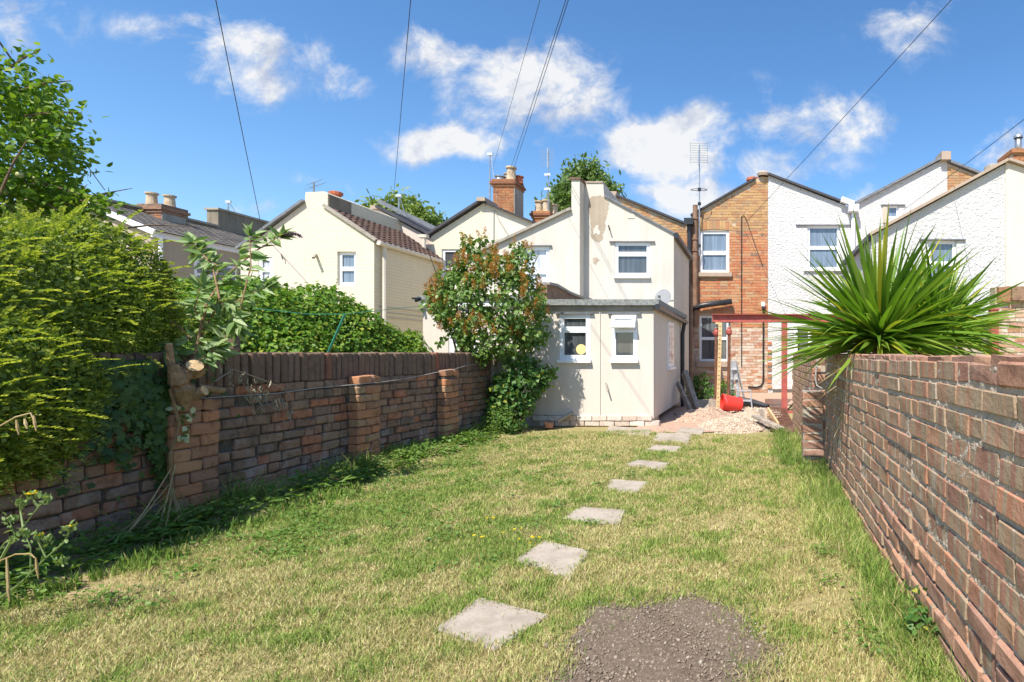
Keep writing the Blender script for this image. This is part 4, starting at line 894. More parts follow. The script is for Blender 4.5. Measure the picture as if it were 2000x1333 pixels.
mb = MB(); mb.tube([(.69, 6.2, 1.15), (.66, 6.2, .92), (.68, 6.2, .84), (.74, 6.2, .81)], .008, 5); mb.tube([(.50, 5.98, .80), (.56, 5.96, .825), (.7, 5.95, .82)], .006, 5); mb.build('cable', 'greyw', RW2)
# neighbour's wall and post on the far right
NW = thing('garden_wall', 'limewashed flaking brick wall at the far right edge behind the spiky plant', 'wall', (5.2, 9.5, 0))
Y = 9.5; mb = MB(); mb.bb(U(1944, Y), U(2200, Y), Y, Y+.22, 0, W(562, Y)); mb.build('wall_core', 'mortH', NW)
x0, x1 = U(1944, Y), U(2200, Y); brick_face('brickwork', [(x0, .3), (x1, .3), (x1, W(590, Y)), (x0, W(590, Y))], [], Y, 'bHd', NW)
mb = MB(); x = x0
while x < x1: mb.box((x+.11, Y+.08, W(575, Y)), (.21, .34, .25), j=.02); x += .22
mb.build('weathered_top', 'bL', NW)
po = thing('timber_post', 'dull red painted post against the flaking wall, far right', 'post', (U(1943, 9.3), 9.3, 0)); mb = MB(); mb.bb(U(1936, 9.3), U(1951, 9.3), 9.3, 9.42, 0, W(606, 9.3)); mb.build('shaft', 'oxide', po); mb = MB(); mb.bb(U(1935, 9.3), U(1952, 9.3), 9.29, 9.43, W(606, 9.3)+.002, W(603, 9.3)); mb.build('cap', 'oxide', po)
sh = thing('garden_shed', 'low grey panelled shed wall half hidden behind the spiky leaves', 'shed', (U(1890, 9.6), 9.6, 0)); mb = MB(); mb.bb(U(1840, 9.6), U(1934, 9.6), 9.6, 10.6, 0, W(628, 9.6)); mb.build('panel', 'tan', sh); mb = MB(); mb.bb(U(1836, 9.6), U(1936, 9.6), 9.5, 10.7, W(628, 9.6)+.003, W(622, 9.6)); mb.build('roof', 'lead', sh)

# ================================================================ slabs, path, rubble
def slab(label, pts, zt=.014, mat='slab', name='stepping_stone', grp='stepping stones across the lawn'):
    g = [G(*p, .01) for p in pts]; o = []
    n = len(g)
    for i in range(n):
        a, b = g[i], g[(i+1) % n]
        for k in range(6):
            u = k/6; j = .004; o.append((a[0]+(b[0]-a[0])*u+random.uniform(-j, j), a[1]+(b[1]-a[1])*u+random.uniform(-j, j)))
    m = len(o); cx = sum(p[0] for p in o)/m; cy = sum(p[1] for p in o)/m; mb = MB()
    vs = [(x, y, -.04) for x, y in o]+[(x, y, zt-.006) for x, y in o]+[(cx+(x-cx)*.975, cy+(y-cy)*.975, zt) for x, y in o]
    fs = [(i, (i+1) % m, m+(i+1) % m, m+i) for i in range(m)]+[(m+i, m+(i+1) % m, 2*m+(i+1) % m, 2*m+i) for i in range(m)]+[tuple(range(2*m, 3*m))]
    mb.add(vs, fs); ob = mb.build(name, mat); fixnormals(ob); tag(ob, label, 'paving slab', grp); return g
SL = []
for lab, pts in (('largest pale stepping stone nearest the camera, beside the bare soil patch', [(850, 1228), (937, 1168), (1072, 1202), (965, 1270)]),
                 ('second pale diamond stepping stone from the camera, dry grass along its near edge', [(1005, 1094), (1062, 1056), (1152, 1077), (1112, 1133)]),
                 ('third stepping stone from the camera, wide and brownish grey', [(1098, 1014), (1132, 990), (1223, 997), (1210, 1026)]),
                 ('fourth stepping stone from the camera, small and half grown over', [(1184, 956), (1192, 936), (1268, 942), (1245, 963)]),
                 ('fifth stepping stone from the camera, thin pale strip in the grass', [(1222, 908), (1244, 898), (1309, 905), (1296, 920)]),
                 ('sixth stepping stone from the camera, narrow and brownish', [(1260, 880), (1276, 869), (1334, 873), (1322, 885)]),
                 ('flat slab at the end of the lawn next to the extension corner', [(1272, 862), (1283, 846), (1352, 848), (1345, 866)])):
    SL.append(slab(lab, pts))
for lab, pts in (('paving slab against the extension corner', [(1182, 846), (1190, 833), (1272, 840), (1268, 852)]), ('rearmost slab of the side path beyond the spoil', [(1352, 800), (1368, 775), (1400, 775), (1384, 800)]), ('middle slab of the side path left of the pink spoil', [(1318, 848), (1330, 836), (1378, 838), (1370, 850)])):
    slab(lab, pts, .02, 'slab', 'paving_slab', 'paving slabs of the side path')
SOIL = (-.38, 2.20, .40, .60)
def soilr(x, y):
    a = np.arctan2(y-SOIL[1], x-SOIL[0]); return np.sqrt(((x-SOIL[0])/SOIL[2])**2+((y-SOIL[1])/SOIL[3])**2)-.10*np.sin(3*a+.6)-.07*np.sin(5*a+2)-.04*np.sin(9*a)
n = 150; xs = np.linspace(-1.02, .22, n); ys = np.linspace(1.5, 3.05, n); X, Yg = np.meshgrid(xs, ys)
Z = .008-.055*np.clip(soilr(X, Yg)-.9, 0, 1)+.002*np.sin(X*31)*np.sin(Yg*27)+RG.normal(0, .0025, X.shape)+.003*np.sin(X*13+Yg*9)
o = grid('soil_patch', -1.02, .22, 1.5, 3.05, n, n, lambda a, b: Z, 'soil'); kind(o, 'structure')
ICO = None
def pebbles(name, P, size, mat, parent=None, flatn=.6):
    t_ = (1+5**.5)/2; v = np.array([(-1, t_, 0), (1, t_, 0), (-1, -t_, 0), (1, -t_, 0), (0, -1, t_), (0, 1, t_), (0, -1, -t_), (0, 1, -t_), (t_, 0, -1), (t_, 0, 1), (-t_, 0, -1), (-t_, 0, 1)])/1.9
    f = [(0, 11, 5), (0, 5, 1), (0, 1, 7), (0, 7, 10), (0, 10, 11), (1, 5, 9), (5, 11, 4), (11, 10, 2), (10, 7, 6), (7, 1, 8), (3, 9, 4), (3, 4, 2), (3, 2, 6), (3, 6, 8), (3, 8, 9), (4, 9, 5), (2, 4, 11), (6, 2, 10), (8, 6, 7), (9, 8, 1)]
    n = len(P); M = frames(rdir(n), rdir(n))*(np.asarray(size)[:, None, None])*RG.uniform(.6, 1.1, (n, 1, 3)); me = inst_mesh(name, v, f, M, P, RG.random(n)); return fin(name, me, mat, parent)
MAT['peb'] = brick_mat('pebble_mix', [(0, (.36, .28, .2)), (.4, (.55, .44, .32)), (.7, (.60, .52, .42)), (1, (.42, .26, .18))], .2)
MAT['clod'] = brick_mat('soil_clod', [(0, (.16, .125, .095)), (.85, (.28, .22, .17)), (.93, (.3, .25, .2)), (1, (.4, .36, .3))], .3, bump=.6)
n = 9000; P = np.stack([RG.uniform(-1, .15, n), RG.uniform(1.55, 2.98, n)], 1); P = P[soilr(P[:, 0], P[:, 1]) < 1.06+RG.normal(0, .10, n)]
kind(pebbles('soil_clods', np.column_stack([P, np.full(len(P), .009)]), np.abs(RG.normal(0, .0032, len(P)))+.0018, 'clod'), 'stuff')
# spoil and gravel heaps by the path
def heap(name, cx, cy, rx, ry, hgt, mat, npeb, label):
    n = 70; f = lambda X, Y: np.maximum(0, 1-((X-cx)/rx)**2-((Y-cy)/ry)**2)*hgt*(1+.25*gnoise(X*5, Y*5))+.008*np.sin(X*37)*np.sin(Y*41)-.012
    o = grid(name, cx-rx*1.1, cx+rx*1.1, cy-ry*1.1, cy+ry*1.1, n, n, f, mat); kind(o, 'stuff')
    a = RG.uniform(0, 6.28, npeb); r = np.sqrt(RG.random(npeb))*1.06; x = cx+rx*r*np.cos(a); y = cy+ry*r*np.sin(a)
    kind(pebbles(name+'_stones', np.column_stack([x, y, f(x, y)+.006]), np.abs(RG.normal(0, .009, npeb))+.006, 'peb'), 'stuff')
heap('spoil_heap', -.95, 10.6, .62, 1.25, .14, 'rubble', 900, '')
heap('gravel_heap', -.35, 9.4, .62, 1.0, .09, 'gravel', 3500, '')
heap('gravel_spread', .02, 10.9, .55, 1.3, .10, 'gravel', 1500, '')
me = bpy.data.meshes.new('side_path'); g = [G(1278, 838), G(1400, 838), G(1560, 800), G(1560, 772), G(1335, 772)]
me.from_pydata([(x, y, .014) for x, y in [(-1.9, 8.3), (.1, 8.6), (.55, 11), (1.4, 16.9), (-1.9, 16.9)]], [], [(0, 1, 2, 3, 4)]); kind(fin('side_path', me, 'rubble'), 'structure')
me = bpy.data.meshes.new('trench'); me.from_pydata([(x, y, .02) for x, y in [(.22, 8.6), (.66, 8.2), (.62, 12.3), (.95, 14.5), (.25, 14.5), (.2, 11)]], [], [(0, 1, 2, 3, 4, 5)]); kind(fin('trench', me, 'wetclay'), 'structure')
rm = thing('rebar_mesh', 'rusty steel reinforcing mesh lying in the wet clay trench', 'steel mesh', (.45, 10, 0)); 
for k in range(9):
    mb = MB(); x = .24+k*.045; mb.tube([(x, 8.9, .05+.02*math.sin(k)), (x+.02, 11.8, .06)], .005, 4); mb.build('rod', 'rust', rm)
for k in range(20):
    mb = MB(); y = 9.0+k*.14; mb.tube([(.21, y, .06), (.42, y+.02, .075+.015*math.sin(k*2)), (.62, y, .065)], .005, 4); mb.build('rod', 'rust', rm)

# ================================================================ objects by the house
Y = 11.6
fr = thing('steel_goalpost_frame', 'red oxide painted steel beam with one post, standing in the trench', 'steel frame', (U(1460, Y), Y, 0))
def ibeam(mb, a, b, w, h, vert=False):
    a, b = Vector(a), Vector(b)
    if vert:
        for dx in (-h/2+.005, h/2-.005): mb.bar(a+Vector((dx, 0, 0)), b+Vector((dx, 0, 0)), w, .01)
        mb.bar(a, b, .01, h-.022)
    else:
        mb.bar(a+Vector((0, 0, h/2-.006)), b+Vector((0, 0, h/2-.006)), w, .012); mb.bar(a-Vector((0, 0, h/2-.006)), b-Vector((0, 0, h/2-.006)), w, .012); mb.bar(a, b, .009, h-.026)
mb = MB(); zb = W(622, Y); ibeam(mb, (U(1391, Y), Y, zb), (U(1800, Y), Y, zb), .15, .165); mb.build('beam', 'oxide', fr)
mb = MB(); xp = U(1532, Y); mb.bb(xp-.058, xp+.058, Y-.06, Y-.048, -.03, zb-.085); mb.bb(xp-.058, xp+.058, Y+.048, Y+.06, -.03, zb-.085); mb.bb(xp-.005, xp+.005, Y-.047, Y+.047, -.03, zb-.085); mb.build('post', 'oxide', fr)
mb = MB(); mb.bb(xp-.07, U(1568, Y), Y-.1, Y+.1, -.06, -.032+.04); mb.build('base_plate', 'oxide', fr)
def prop(label, px, zf, basez, ang=0.):
    x = U(px, Y); t_ = thing('acrow_prop', label, 'steel prop', (x, Y, basez), 'adjustable props under the steel beam')
    mb = MB(); mb.tube([(x-.01, Y, basez), (x, Y, zf)], .034, 10); mb.build('outer_tube', 'rust', t_)
    mb = MB(); mb.tube([(x, Y, zf), (x+.008, Y, zb-.09)], .023, 10); mb.build('inner_tube', 'greyw', t_)
    mb = MB(); mb.lathe((x, Y, zf-.05), [(.045, 0), (.06, .03), (.06, .09), (.04, .12), (.04, .16)], 10); mb.bar((x-.09, Y-.03, zf+.02), (x+.08, Y-.03, zf-.02), .015, .015); mb.build('collar', 'oxide', t_)
    mb = MB(); mb.bb(x-.07, x+.07, Y-.07, Y+.07, basez-.008, basez); mb.build('base', 'rust', t_); mb = MB(); mb.bb(x-.07, x+.07, Y-.07, Y+.07, zb-.092, zb-.085); mb.build('head', 'rust', t_)
prop('rusty adjustable prop on the left, standing on a concrete block under the beam', 1399, W(652, Y), .26)
prop('darker adjustable prop with red collar, right of the pale timber', 1424, W(650, Y), .05)
bl = thing('block_stack', 'timber block on concrete block supporting the left prop', 'block', (U(1397, Y), Y, 0))
mb = MB(); mb.bb(U(1385, Y), U(1404, Y), Y-.12, Y+.12, .1, .25); mb.build('block', 'oldwood', bl); mb = MB(); mb.bb(U(1386, Y), U(1415, Y), Y-.2, Y+.16, 0, .098); mb.build('block', 'stone', bl)
tp = thing('timber_strut', 'pale new timber upright between the two props', 'timber post', (U(1405, Y), Y-.12, 0)); mb = MB(); mb.bar((U(1403, Y), Y-.14, .02), (U(1408, Y), Y-.14, zb-.095), .05, .07); mb.build('strut', 'timber', tp)
mb = MB()
for k in range(20): z = .12+k*.09; mb.box((U(1403, Y)+.053*k/20, Y-.169, z), (.04, .004, .006), rot=Matrix.Rotation(random.uniform(-.3, .3), 3, 'Y'))
mb.build('rope_mark', 'black', tp)
mb = MB(); mb.bb(U(1398, Y), U(1408, Y), Y-.1, Y-.03, zb-.13, zb-.0865); mb.build('packer', 'timber', tp)
# bucket
bx, by = U(1430, 10.9), 10.9; bk = thing('bucket', 'bright red plastic bucket tipped on its side on the gravel', 'bucket', (bx, by, .2))
M_ = Vector((-.95, -.25, .12)).normalized()
mb = MB(); mb.lathe((bx+.18, by+.04, .20), [(.11, 0), (.125, .0), (.165, .37), (.175, .37), (.175, .395), (.158, .395), (.118, .02)][::1], 26, axis=M_); mb.build('shell', 'bucket', bk, smooth=False)
mb = MB(); c = Vector((bx+.18, by+.04, .20))+M_*.36; q = M_.to_track_quat('Z', 'Y').to_matrix(); mb.tube([c+q @ Vector((.175*math.cos(a), .175*math.sin(a), -.04+.06*math.sin(a*1.0))) for a in [i*.2618 for i in range(13)]], .004, 5); mb.build('handle', 'metal', bk)
# step stool
sx, sy = U(1453, 11.5), 11.5; z0 = .04; st_ = thing('step_stool', 'small white folding step stool behind the red bucket', 'step stool', (sx, sy, 0))
zt = W(762, sy)
mb = MB(); mb.bb(sx-.15, sx+.15, sy-.1, sy+.1, zt-.02, zt); mb.build('seat', 'alu', st_)
for a in (-1, 1):
    for b in (-1, 1):
        mb = MB(); mb.tube([(sx+a*.13, sy+b*.07, zt-.02), (sx+a*.17, sy+b*.2, z0)], .013, 6); mb.build('leg', 'alu', st_)
mb = MB(); mb.bar((sx-.16, sy-.15, z0+.2), (sx+.16, sy-.15, z0+.2), .015, .03); mb.build('crossbar', 'alu', st_)
# folded ladder / grey board leaning
lx, ly = U(1434, 13), 13.; ld = thing('step_ladder', 'tall folded aluminium step ladder standing behind the stool', 'ladder', (lx, ly, 0))
zt = W(705, ly)
for a, c in ((-.12, .045), (.13, -.0)):
    mb = MB(); mb.bar((lx+a, ly-.05, .03), (lx+c*.3-.02+a*.2, ly, zt), .03, .07); mb.build('rail', 'alu', ld)
mb = MB(); mb.bar((lx+.25, ly+.3, .03), (lx+.03, ly+.03, zt), .02, .05); mb.build('rear_rail', 'alu', ld)
for k in range(4):
    mb = MB(); z = .15+k*.22; wv = .13*(1-.6*z/zt); mb.bb(lx-wv, lx+wv, ly-.09, ly-.0, z, z+.02); mb.build('tread', 'alu', ld)
mb = MB(); mb.bb(lx-.10, lx+.0, ly+.03, ly+.05, .05, zt-.06); mb.build('platform', 'alu', ld)
# boards
def board(label, a, b, w, t_, mat='oldwood', name='wooden_board', grp='weathered boards by the house'):
    o = thing(name, label, 'board', ((a[0]+b[0])/2, (a[1]+b[1])/2, 0), grp); mb = MB(); mb.bar(a, b, w, t_, j=.003); mb.build('plank', mat, o); return o
board('longer round-topped board leaning against the extension side wall', (U(1361, 11.6), 11.6, .03), (U(1337, 12.2), 12.2, W(728, 12.2)), .10, .16)
board('shorter board leaning in front of the longer one at the extension side wall', (U(1350, 11.2), 11.2, .02), (U(1324, 11.6), 11.6, W(748, 11.6)), .05, .10)
board('short flat board lying on the spoil beside the extension', (U(1318, 10.6), 10.6, .05), (U(1345, 10.8), 10.8, .05), .1, .03)
board('broken pale board lying at the edge of the lawn in front of the trench', (U(1473, 9.3), 9.3, .16), (U(1527, 8.5), 8.5, .05), .11, .05)
board('long warped pale plank edging the trench', (U(1500, 10.6), 10.6, .12), (U(1520, 8.8), 8.8, .05), .03, .12, 'timber')
board('short grey post stub standing in weeds by the trench', (U(1490, 10), 10, .03), (U(1486, 10), 10, .2), .1, .08)
board('heavy timber lying behind the gravel towards the white house', (U(1462, 12.6), 12.6, .13), (U(1500, 11.9), 11.9, .05), .12, .07)
ms = thing('black_plastic_sheet', 'rolled black plastic sheet lying on the gravel behind the stool', 'plastic sheet', (U(1455, 12), 12, .1))
mb = MB(); mb.tube([(U(1412, 12), 12.0, .14), (U(1440, 12), 12.1, .16), (U(1470, 12), 12, .13), (U(1500, 11.8), 11.8, .07)], [.09, .11, .09, .06], 9); mb.build('roll', 'membrane', ms)
pp = thing('waste_pipe', 'pale waste pipe stub poking out diagonally below the extension', 'pipe', (U(1100, 9.1), 9.1, 0)); mb = MB(); mb.tube([(U(1118, 9.15), 9.15, W(806, 9.15)), (U(1088, 9.0), 9.0, W(824, 9.0))], .03, 10); mb.build('tube', 'conc', pp)
bb_ = put(pst[1], 'loose_brick', (U(1072, 8.95), 8.95, .06), bl, (0, 0, .4)); bb_.parent = None; bb_.location = (U(1072, 8.95), 8.95, .06); tag(bb_, 'single loose red brick in front of the extension plinth, beside the shrub', 'brick')

# satellite dish
dx, dy, dz = U(1297, 12.3), 12.3, W(583, 12.3); sdh = thing('satellite_dish', 'round grey satellite dish mounted above the extension roof', 'satellite dish', (dx, dy, dz))
ax = Vector((-.18, -.95, .22)).normalized(); mb = MB(); mb.lathe((dx, dy+.02, dz), [(.02, 0), (.08, .01), (.15, .04), (.185, .075), (.18, .078)][::1], 28, axis=ax); mb.build('reflector', 'dish', sdh, smooth=False)
q = ax.to_track_quat('Z', 'Y').to_matrix(); mb = MB(); mb.tube([Vector((dx, dy, dz))+q @ Vector((0, -.17, .05)), Vector((dx, dy, dz))+q @ Vector((0, -.05, .3))], .01, 6); mb.build('arm', 'metal', sdh)
mb = MB(); mb.tube([Vector((dx, dy, dz))+q @ Vector((0, -.07, .27)), Vector((dx, dy, dz))+q @ Vector((0, -.03, .33))], .028, 8); mb.build('receiver', 'dish', sdh)
mb = MB(); mb.tube([(dx, dy+.04, dz), (dx+.05, 12.45, dz-.05), (U(1320, 12.8), 12.8, dz)], .018, 6); mb.build('bracket', 'metal', sdh)

# aerials
def aerial(label, px, Y, pyb, pyt, kind_, az=0.):
    x = U(px, Y); zb_, zt = W(pyb, Y), W(pyt, Y); a = thing('tv_aerial', label, 'aerial', (x, Y, zb_), 'television aerials')
    mb = MB(); mb.tube([(x, Y, zb_), (x, Y, zt)], .022, 6); mb.build('mast', 'metal', a); s = Y/F
    if kind_ == 'log':
        for j, py in enumerate((pyt+4, pyt+12, pyt+20, pyt+28)):
            pass
        mb = MB()
        for k in range(9): z = zt-k*4.2*s; mb.tube([(x-14*s, Y-.1, z), (x+13*s, Y-.1, z+2*s)], .007, 4)
        mb.tube([(x, Y-.1, zt+3*s), (x, Y-.1, zt-36*s)], .012, 4); mb.build('elements', 'alu', a)
        for z in (zt-48*s, zt-76*s):
            mb = MB(); mb.bb(x-7*s, x+5*s, Y-.06, Y-.02, z-2.5*s, z+2*s); mb.tube([(x, Y-.05, z), (x+10*s, Y-.3, z-8*s)], .012, 4); mb.build('coupler', 'alu', a)
    elif kind_ == 'bars':
        mb = MB()
        for k in range(9): z = zt-k*4.6*s; mb.tube([(x-17*s, Y-.12, z), (x+17*s, Y-.12, z-1*s)], .006, 4)
        for sx in (-17, 17): mb.tube([(x+sx*s, Y-.12, zt+2*s), (x+sx*s, Y-.12, zt-18*s)], .007, 4); mb.tube([(x+sx*s, Y-.12, zt-22*s), (x+sx*s, Y-.12, zt-40*s)], .007, 4)
        mb.tube([(x, Y-.12, zt-15*s), (x, Y-.12, zt-42*s)], .035, 6); mb.build('elements', 'metal', a)
        mb = MB(); zz = zt-90*s; pts = [(x+16*s*math.cos(t), Y-.1+.22*math.sin(t), zz+2.2*s*math.sin(t)) for t in [i*.3927 for i in range(17)]]; mb.tube(pts, .01, 4); mb.build('halo', 'black', a)
        for py in (118, 90, 200): mb = MB(); mb.lathe((x, Y, zt-py*s), [(.05, 0), (.05, .08)], 8); mb.build('clamp', 'black', a)
    elif kind_ == 'yagi':
        mb = MB(); d = Vector((math.cos(az), -.4, math.sin(az)*.3)).normalized()
        for zz, L in ((zt-1*s, 18*s), (zt-9*s, 26*s)):
            c = Vector((x, Y, zz)); mb.tube([c-d*L*.5, c+d*L], .010, 4)
            for k in range(7): p = c-d*L*.5+d*L*1.5*k/6; mb.tube([p+Vector((-.02, .18, .10)), p+Vector((.02, -.18, -.10))], .004, 4)
        mb.build('elements', 'metal', a)
    else:
        mb = MB(); mb.bb(x-5*s, x+5*s, Y-.03, Y+.03, zt-4*s, zt+1*s); mb.build('head', 'alu', a)
        mb = MB(); mb.tube([(x, Y, zt-3*s), (x+14*s, Y-.2, zt-9*s)], .012, 4); mb.build('boom', 'metal', a)
        mb = MB(); mb.tube([(x-3*s, Y, zb_), (x, Y, zt-4*s)], .01, 4); mb.tube([(x+14*s, Y, zb_+2*s), (x+2*s, Y, zt-4*s)], .01, 4); mb.build('stay', 'metal', a)
aerial('tallest aerial with grid of rods and oval halo, above the brick valley', 1366, 16.8, 500, 283, 'bars')
aerial('pale comb-shaped aerial on the small chimney', 1071, 20, 425, 294, 'log')
aerial('thin aerial with short forked top left of the orange chimney', 957, 19, 400, 300, 'small')
aerial('dark two-boom aerial on the yellow wing chimney', 613, 14.4, 380, 356, 'yagi', .3)
aerial('tiny white-headed aerial on the dark slate parapet', 779, 18, 425, 381, 'small')
aerial('small triangular aerial on the far left parapet', 446, 22, 417, 393, 'small')

# overhead cables
def cable(label, h, t, Yt=8.0, r=.0055, sag=.1):
    a = Vector((U(h[0], h[2]), h[2], W(h[1], h[2]))); b = Vector((U(t[0], Yt), Yt, W(t[1], Yt))); c = b+(b-a)*1.3; pts = []
    for i in range(41):
        u = i/40; p = a.lerp(c, u); p.z -= sag*4*u*(1-u); pts.append(p)
    mb = MB(); mb.tube(pts, r, 5, r=0); o = mb.build('overhead_cable', 'wire'); tag(o, label, 'cable', 'overhead telephone cables')
cable('leftmost black overhead cable running down to the pale houses', (513, 455, 14), (424, 0), r=.006)
cable('black overhead cable left of the largest cloud, dropping behind the dark slate roof', (768, 392, 18), (801, 0), r=.0055)
cable('faint thin overhead cable meeting the thin forked aerial', (962, 330, 19), (1051, 0), r=.004)
cable('left cable of the close pair dropping to the orange chimney', (994, 340, 19), (1101, 0), r=.0055)
cable('right cable of the close pair dropping to the orange chimney', (1000, 340, 19), (1106, 0), r=.0055)
cable('long overhead cable slanting up right from the brick and white gables', (1452, 440, 16.9), (1846, 0), r=.0055)
cable('short overhead cable at the right edge above the pebbledashed wing', (1765, 410, 16.9), (2010, 214), Yt=9, r=.006)
cable('short black cable emerging from the apple tree at the left', (205, 372, 15), (140, 280), Yt=10, r=.009, sag=.02)
# ================================================================ planting
def polymask(x, y, poly):
    c = np.zeros(len(x), bool); n = len(poly)
    for i in range(n):
        x1, y1 = poly[i]; x2, y2 = poly[(i+1) % n]
        if y1 == y2: continue
        k = ((y1 > y) != (y2 > y)) & (x < (x2-x1)*(y-y1)/(y2-y1)+x1); c ^= k
    return c
def vnoise(x, y, s, seed=0):
    r = np.random.default_rng(seed); g = r.random((64, 64)); u = x/s+1000.3; v = y/s+1000.7
    i, j = np.floor(u).astype(int), np.floor(v).astype(int); a, b = u-i, v-j; a = a*a*(3-2*a); b = b*b*(3-2*b)
    q = lambda p, o: g[p % 64, o % 64]
    return (q(i, j)*(1-a)+q(i+1, j)*a)*(1-b)+(q(i, j+1)*(1-a)+q(i+1, j+1)*a)*b
def blademesh(name, X, Y, Hh, Wd, lean, rnd, dry, z=0.):
    n = len(X); a = RG.uniform(0, 6.283, n); la = RG.uniform(0, 6.283, n); l = lean*RG.uniform(.3, 1.3, n)
    T = np.stack([X, Y, np.full(n, z) if np.isscalar(z) else z], 1); dx, dy = np.cos(a)*Wd/2, np.sin(a)*Wd/2; ox, oy = np.cos(la)*l*Hh, np.sin(la)*l*Hh; h = Hh*np.sqrt(np.clip(1-l*l*.6, .1, 1))
    V = np.zeros((n, 5, 3)); V[:, 0] = np.stack([-dx, -dy, -0*dx], 1); V[:, 1] = np.stack([dx, dy, 0*dx], 1)
    V[:, 2] = np.stack([dx*.8+ox*.35, dy*.8+oy*.35, h*.6], 1); V[:, 3] = np.stack([-dx*.8+ox*.35, -dy*.8+oy*.35, h*.6], 1); V[:, 4] = np.stack([ox, oy, h], 1)
    V += T[:, None, :]; Fc = [(0, 1, 2, 3), (3, 2, 4)]; k = 5; lens = np.array([4, 3]); idx = np.array([0, 1, 2, 3, 3, 2, 4]); L = (idx[None]+(np.arange(n)*k)[:, None]).ravel()
    me = bpy.data.meshes.new(name); me.vertices.add(n*k); me.vertices.foreach_set('co', V.ravel()); me.loops.add(len(L)); me.loops.foreach_set('vertex_index', L.astype(np.int32))
    me.polygons.add(2*n); me.polygons.foreach_set('loop_start', np.concatenate([[0], np.cumsum(np.tile(lens, n))[:-1]]).astype(np.int32))
    for nm, v in (('rnd', rnd), ('dry', dry)):
        at_ = me.attributes.new(nm, 'FLOAT', 'FACE'); at_.data.foreach_set('value', np.repeat(v, 2).astype(np.float32))
    me.update(calc_edges=True); return fin(name, me, 'grass')
# lawn
n = 520000; Yv = 1.6*(9.0/1.6)**RG.random(n)                  # denser close to the viewer
X = RG.uniform(-4.1, .78, n); keepm = RG.random(n) < np.clip(1.15-.0*Yv, 0, 1)
frac = (X*F/Yv+VX); keepm &= (frac > -60)
SPARSE = vnoise(X, Yv, .55, 3)*.6+vnoise(X, Yv, .2, 5)*.4
leftedge = -3.62+.12*(vnoise(X, Yv, .5, 8)-.5)*2+.0*X
soft = RG.normal(0, .02, n)
for g in SL:
    cx = sum(p[0] for p in g)/4; cy = sum(p[1] for p in g)/4; gg = [(cx+(p[0]-cx)*.92, cy+(p[1]-cy)*.92) for p in g]
    keepm &= ~polymask(X+soft, Yv+soft, gg)
keepm &= soilr(X, Yv) > .99+RG.normal(0, .09, n)+.18*(vnoise(X, Yv, .09, 77)-.5)
bare = np.clip((SPARSE-.58)*6, 0, .8)*(Yv > 2.6)+np.clip((-3.35-X)*2.2, 0, .75)
keepm &= RG.random(n) > bare
endY = 8.55-.35*np.clip((X+1.6)/1.2, 0, 1)+.15*(vnoise(X, Yv, .4, 9)-.5)
keepm &= Yv < endY
X, Yv = X[keepm], Yv[keepm]; m = len(X)
d = vnoise(X, Yv, .8, 21)*.28+vnoise(X, Yv, .23, 22)*.36+vnoise(X, Yv, .08, 23)*.36
slabd = np.full(m, 9.)
for g in SL: cx = sum(p[0] for p in g)/4; cy = sum(p[1] for p in g)/4; slabd = np.minimum(slabd, np.hypot(X-cx, Yv-cy))
yb = np.exp(-((Yv-7.6)/.9)**2)*.16*(X < -1.5)
dryp = np.clip((d-.42+yb+.10*np.exp(-((X-.15)/.35)**2)*(Yv < 5.5))*3.4+.30, .10, .88)
dryv = (RG.random(m) < dryp).astype(float)*RG.uniform(.6, 1., m)
hgt = RG.uniform(.018, .042, m)*(.55+1.0*vnoise(X, Yv, .07, 33)+.35*vnoise(X, Yv, .25, 31))*(1-.25*dryv); hgt *= np.clip(.75+Yv*.04, .8, 1.1)
# lusher green strip of long grass along the right wall
edge = (X > .62-.30*vnoise(X, Yv, .3, 44)+RG.normal(0, .05, m)) ; hgt[edge] *= RG.uniform(1.5, 3.4, edge.sum()); dryv[edge] *= (RG.random(edge.sum()) < .3)
wd = np.clip(.0018+Yv*.0006, .0025, .006)*RG.uniform(.7, 1.4, m)
o = blademesh('lawn_grass', X, Yv, hgt, wd, .75, np.clip(RG.random(m)*.8+.2*d, 0, 1), dryv); kind(o, 'stuff')
# clippings and straw lying flat
n = 14000; Yv = 1.7*(8.5/1.7)**RG.random(n); X = RG.uniform(-3.9, .6, n); k = soilr(X, Yv) > .9; X, Yv = X[k], Yv[k]; n = len(X); D = rdir(n); D[:, 2] *= .25
me = inst_mesh('dry_clippings', [(-.03, 0, 0), (.03, 0, 0), (.0, 1, 0)], [(0, 1, 2)], frames(D, np.tile((0, 0, 1.), (n, 1)))*RG.uniform(.012, .04, n)[:, None, None], np.column_stack([X, Yv, RG.uniform(.01, .028, n)]), RG.random(n)); kind(fin('dry_clippings', me, 'straw'), 'stuff')
# tall grass tufts along the walls
def tuft(cx, cy, n, h, r, dry=.1, arch=.8, w=.006, z=0):
    if h < .06 and r > .0155 and (soilr(cx, cy) < 1.05 or any(polymask(np.array([cx]), np.array([cy]), g)[0] for g in SL)): return
    TX.append(RG.normal(cx, r, n)); TY.append(RG.normal(cy, r, n)); TH.append(h*RG.uniform(.45, 1.1, n)); TW.append(np.full(n, w)*RG.uniform(.7, 1.3, n)); TD.append((RG.random(n) < dry)*RG.uniform(.6, 1, n)); TZ.append(np.full(n, z))
def flush(name, lean=.8):
    global TX, TY, TH, TW, TD, TZ
    X = np.concatenate(TX); o = blademesh(name, X, np.concatenate(TY), np.concatenate(TH), np.concatenate(TW), lean, RG.random(len(X))*.5, np.concatenate(TD), np.concatenate(TZ)); kind(o, 'stuff'); TX, TY, TH, TW, TD, TZ = [], [], [], [], [], []
TX, TY, TH, TW, TD, TZ = [], [], [], [], [], []
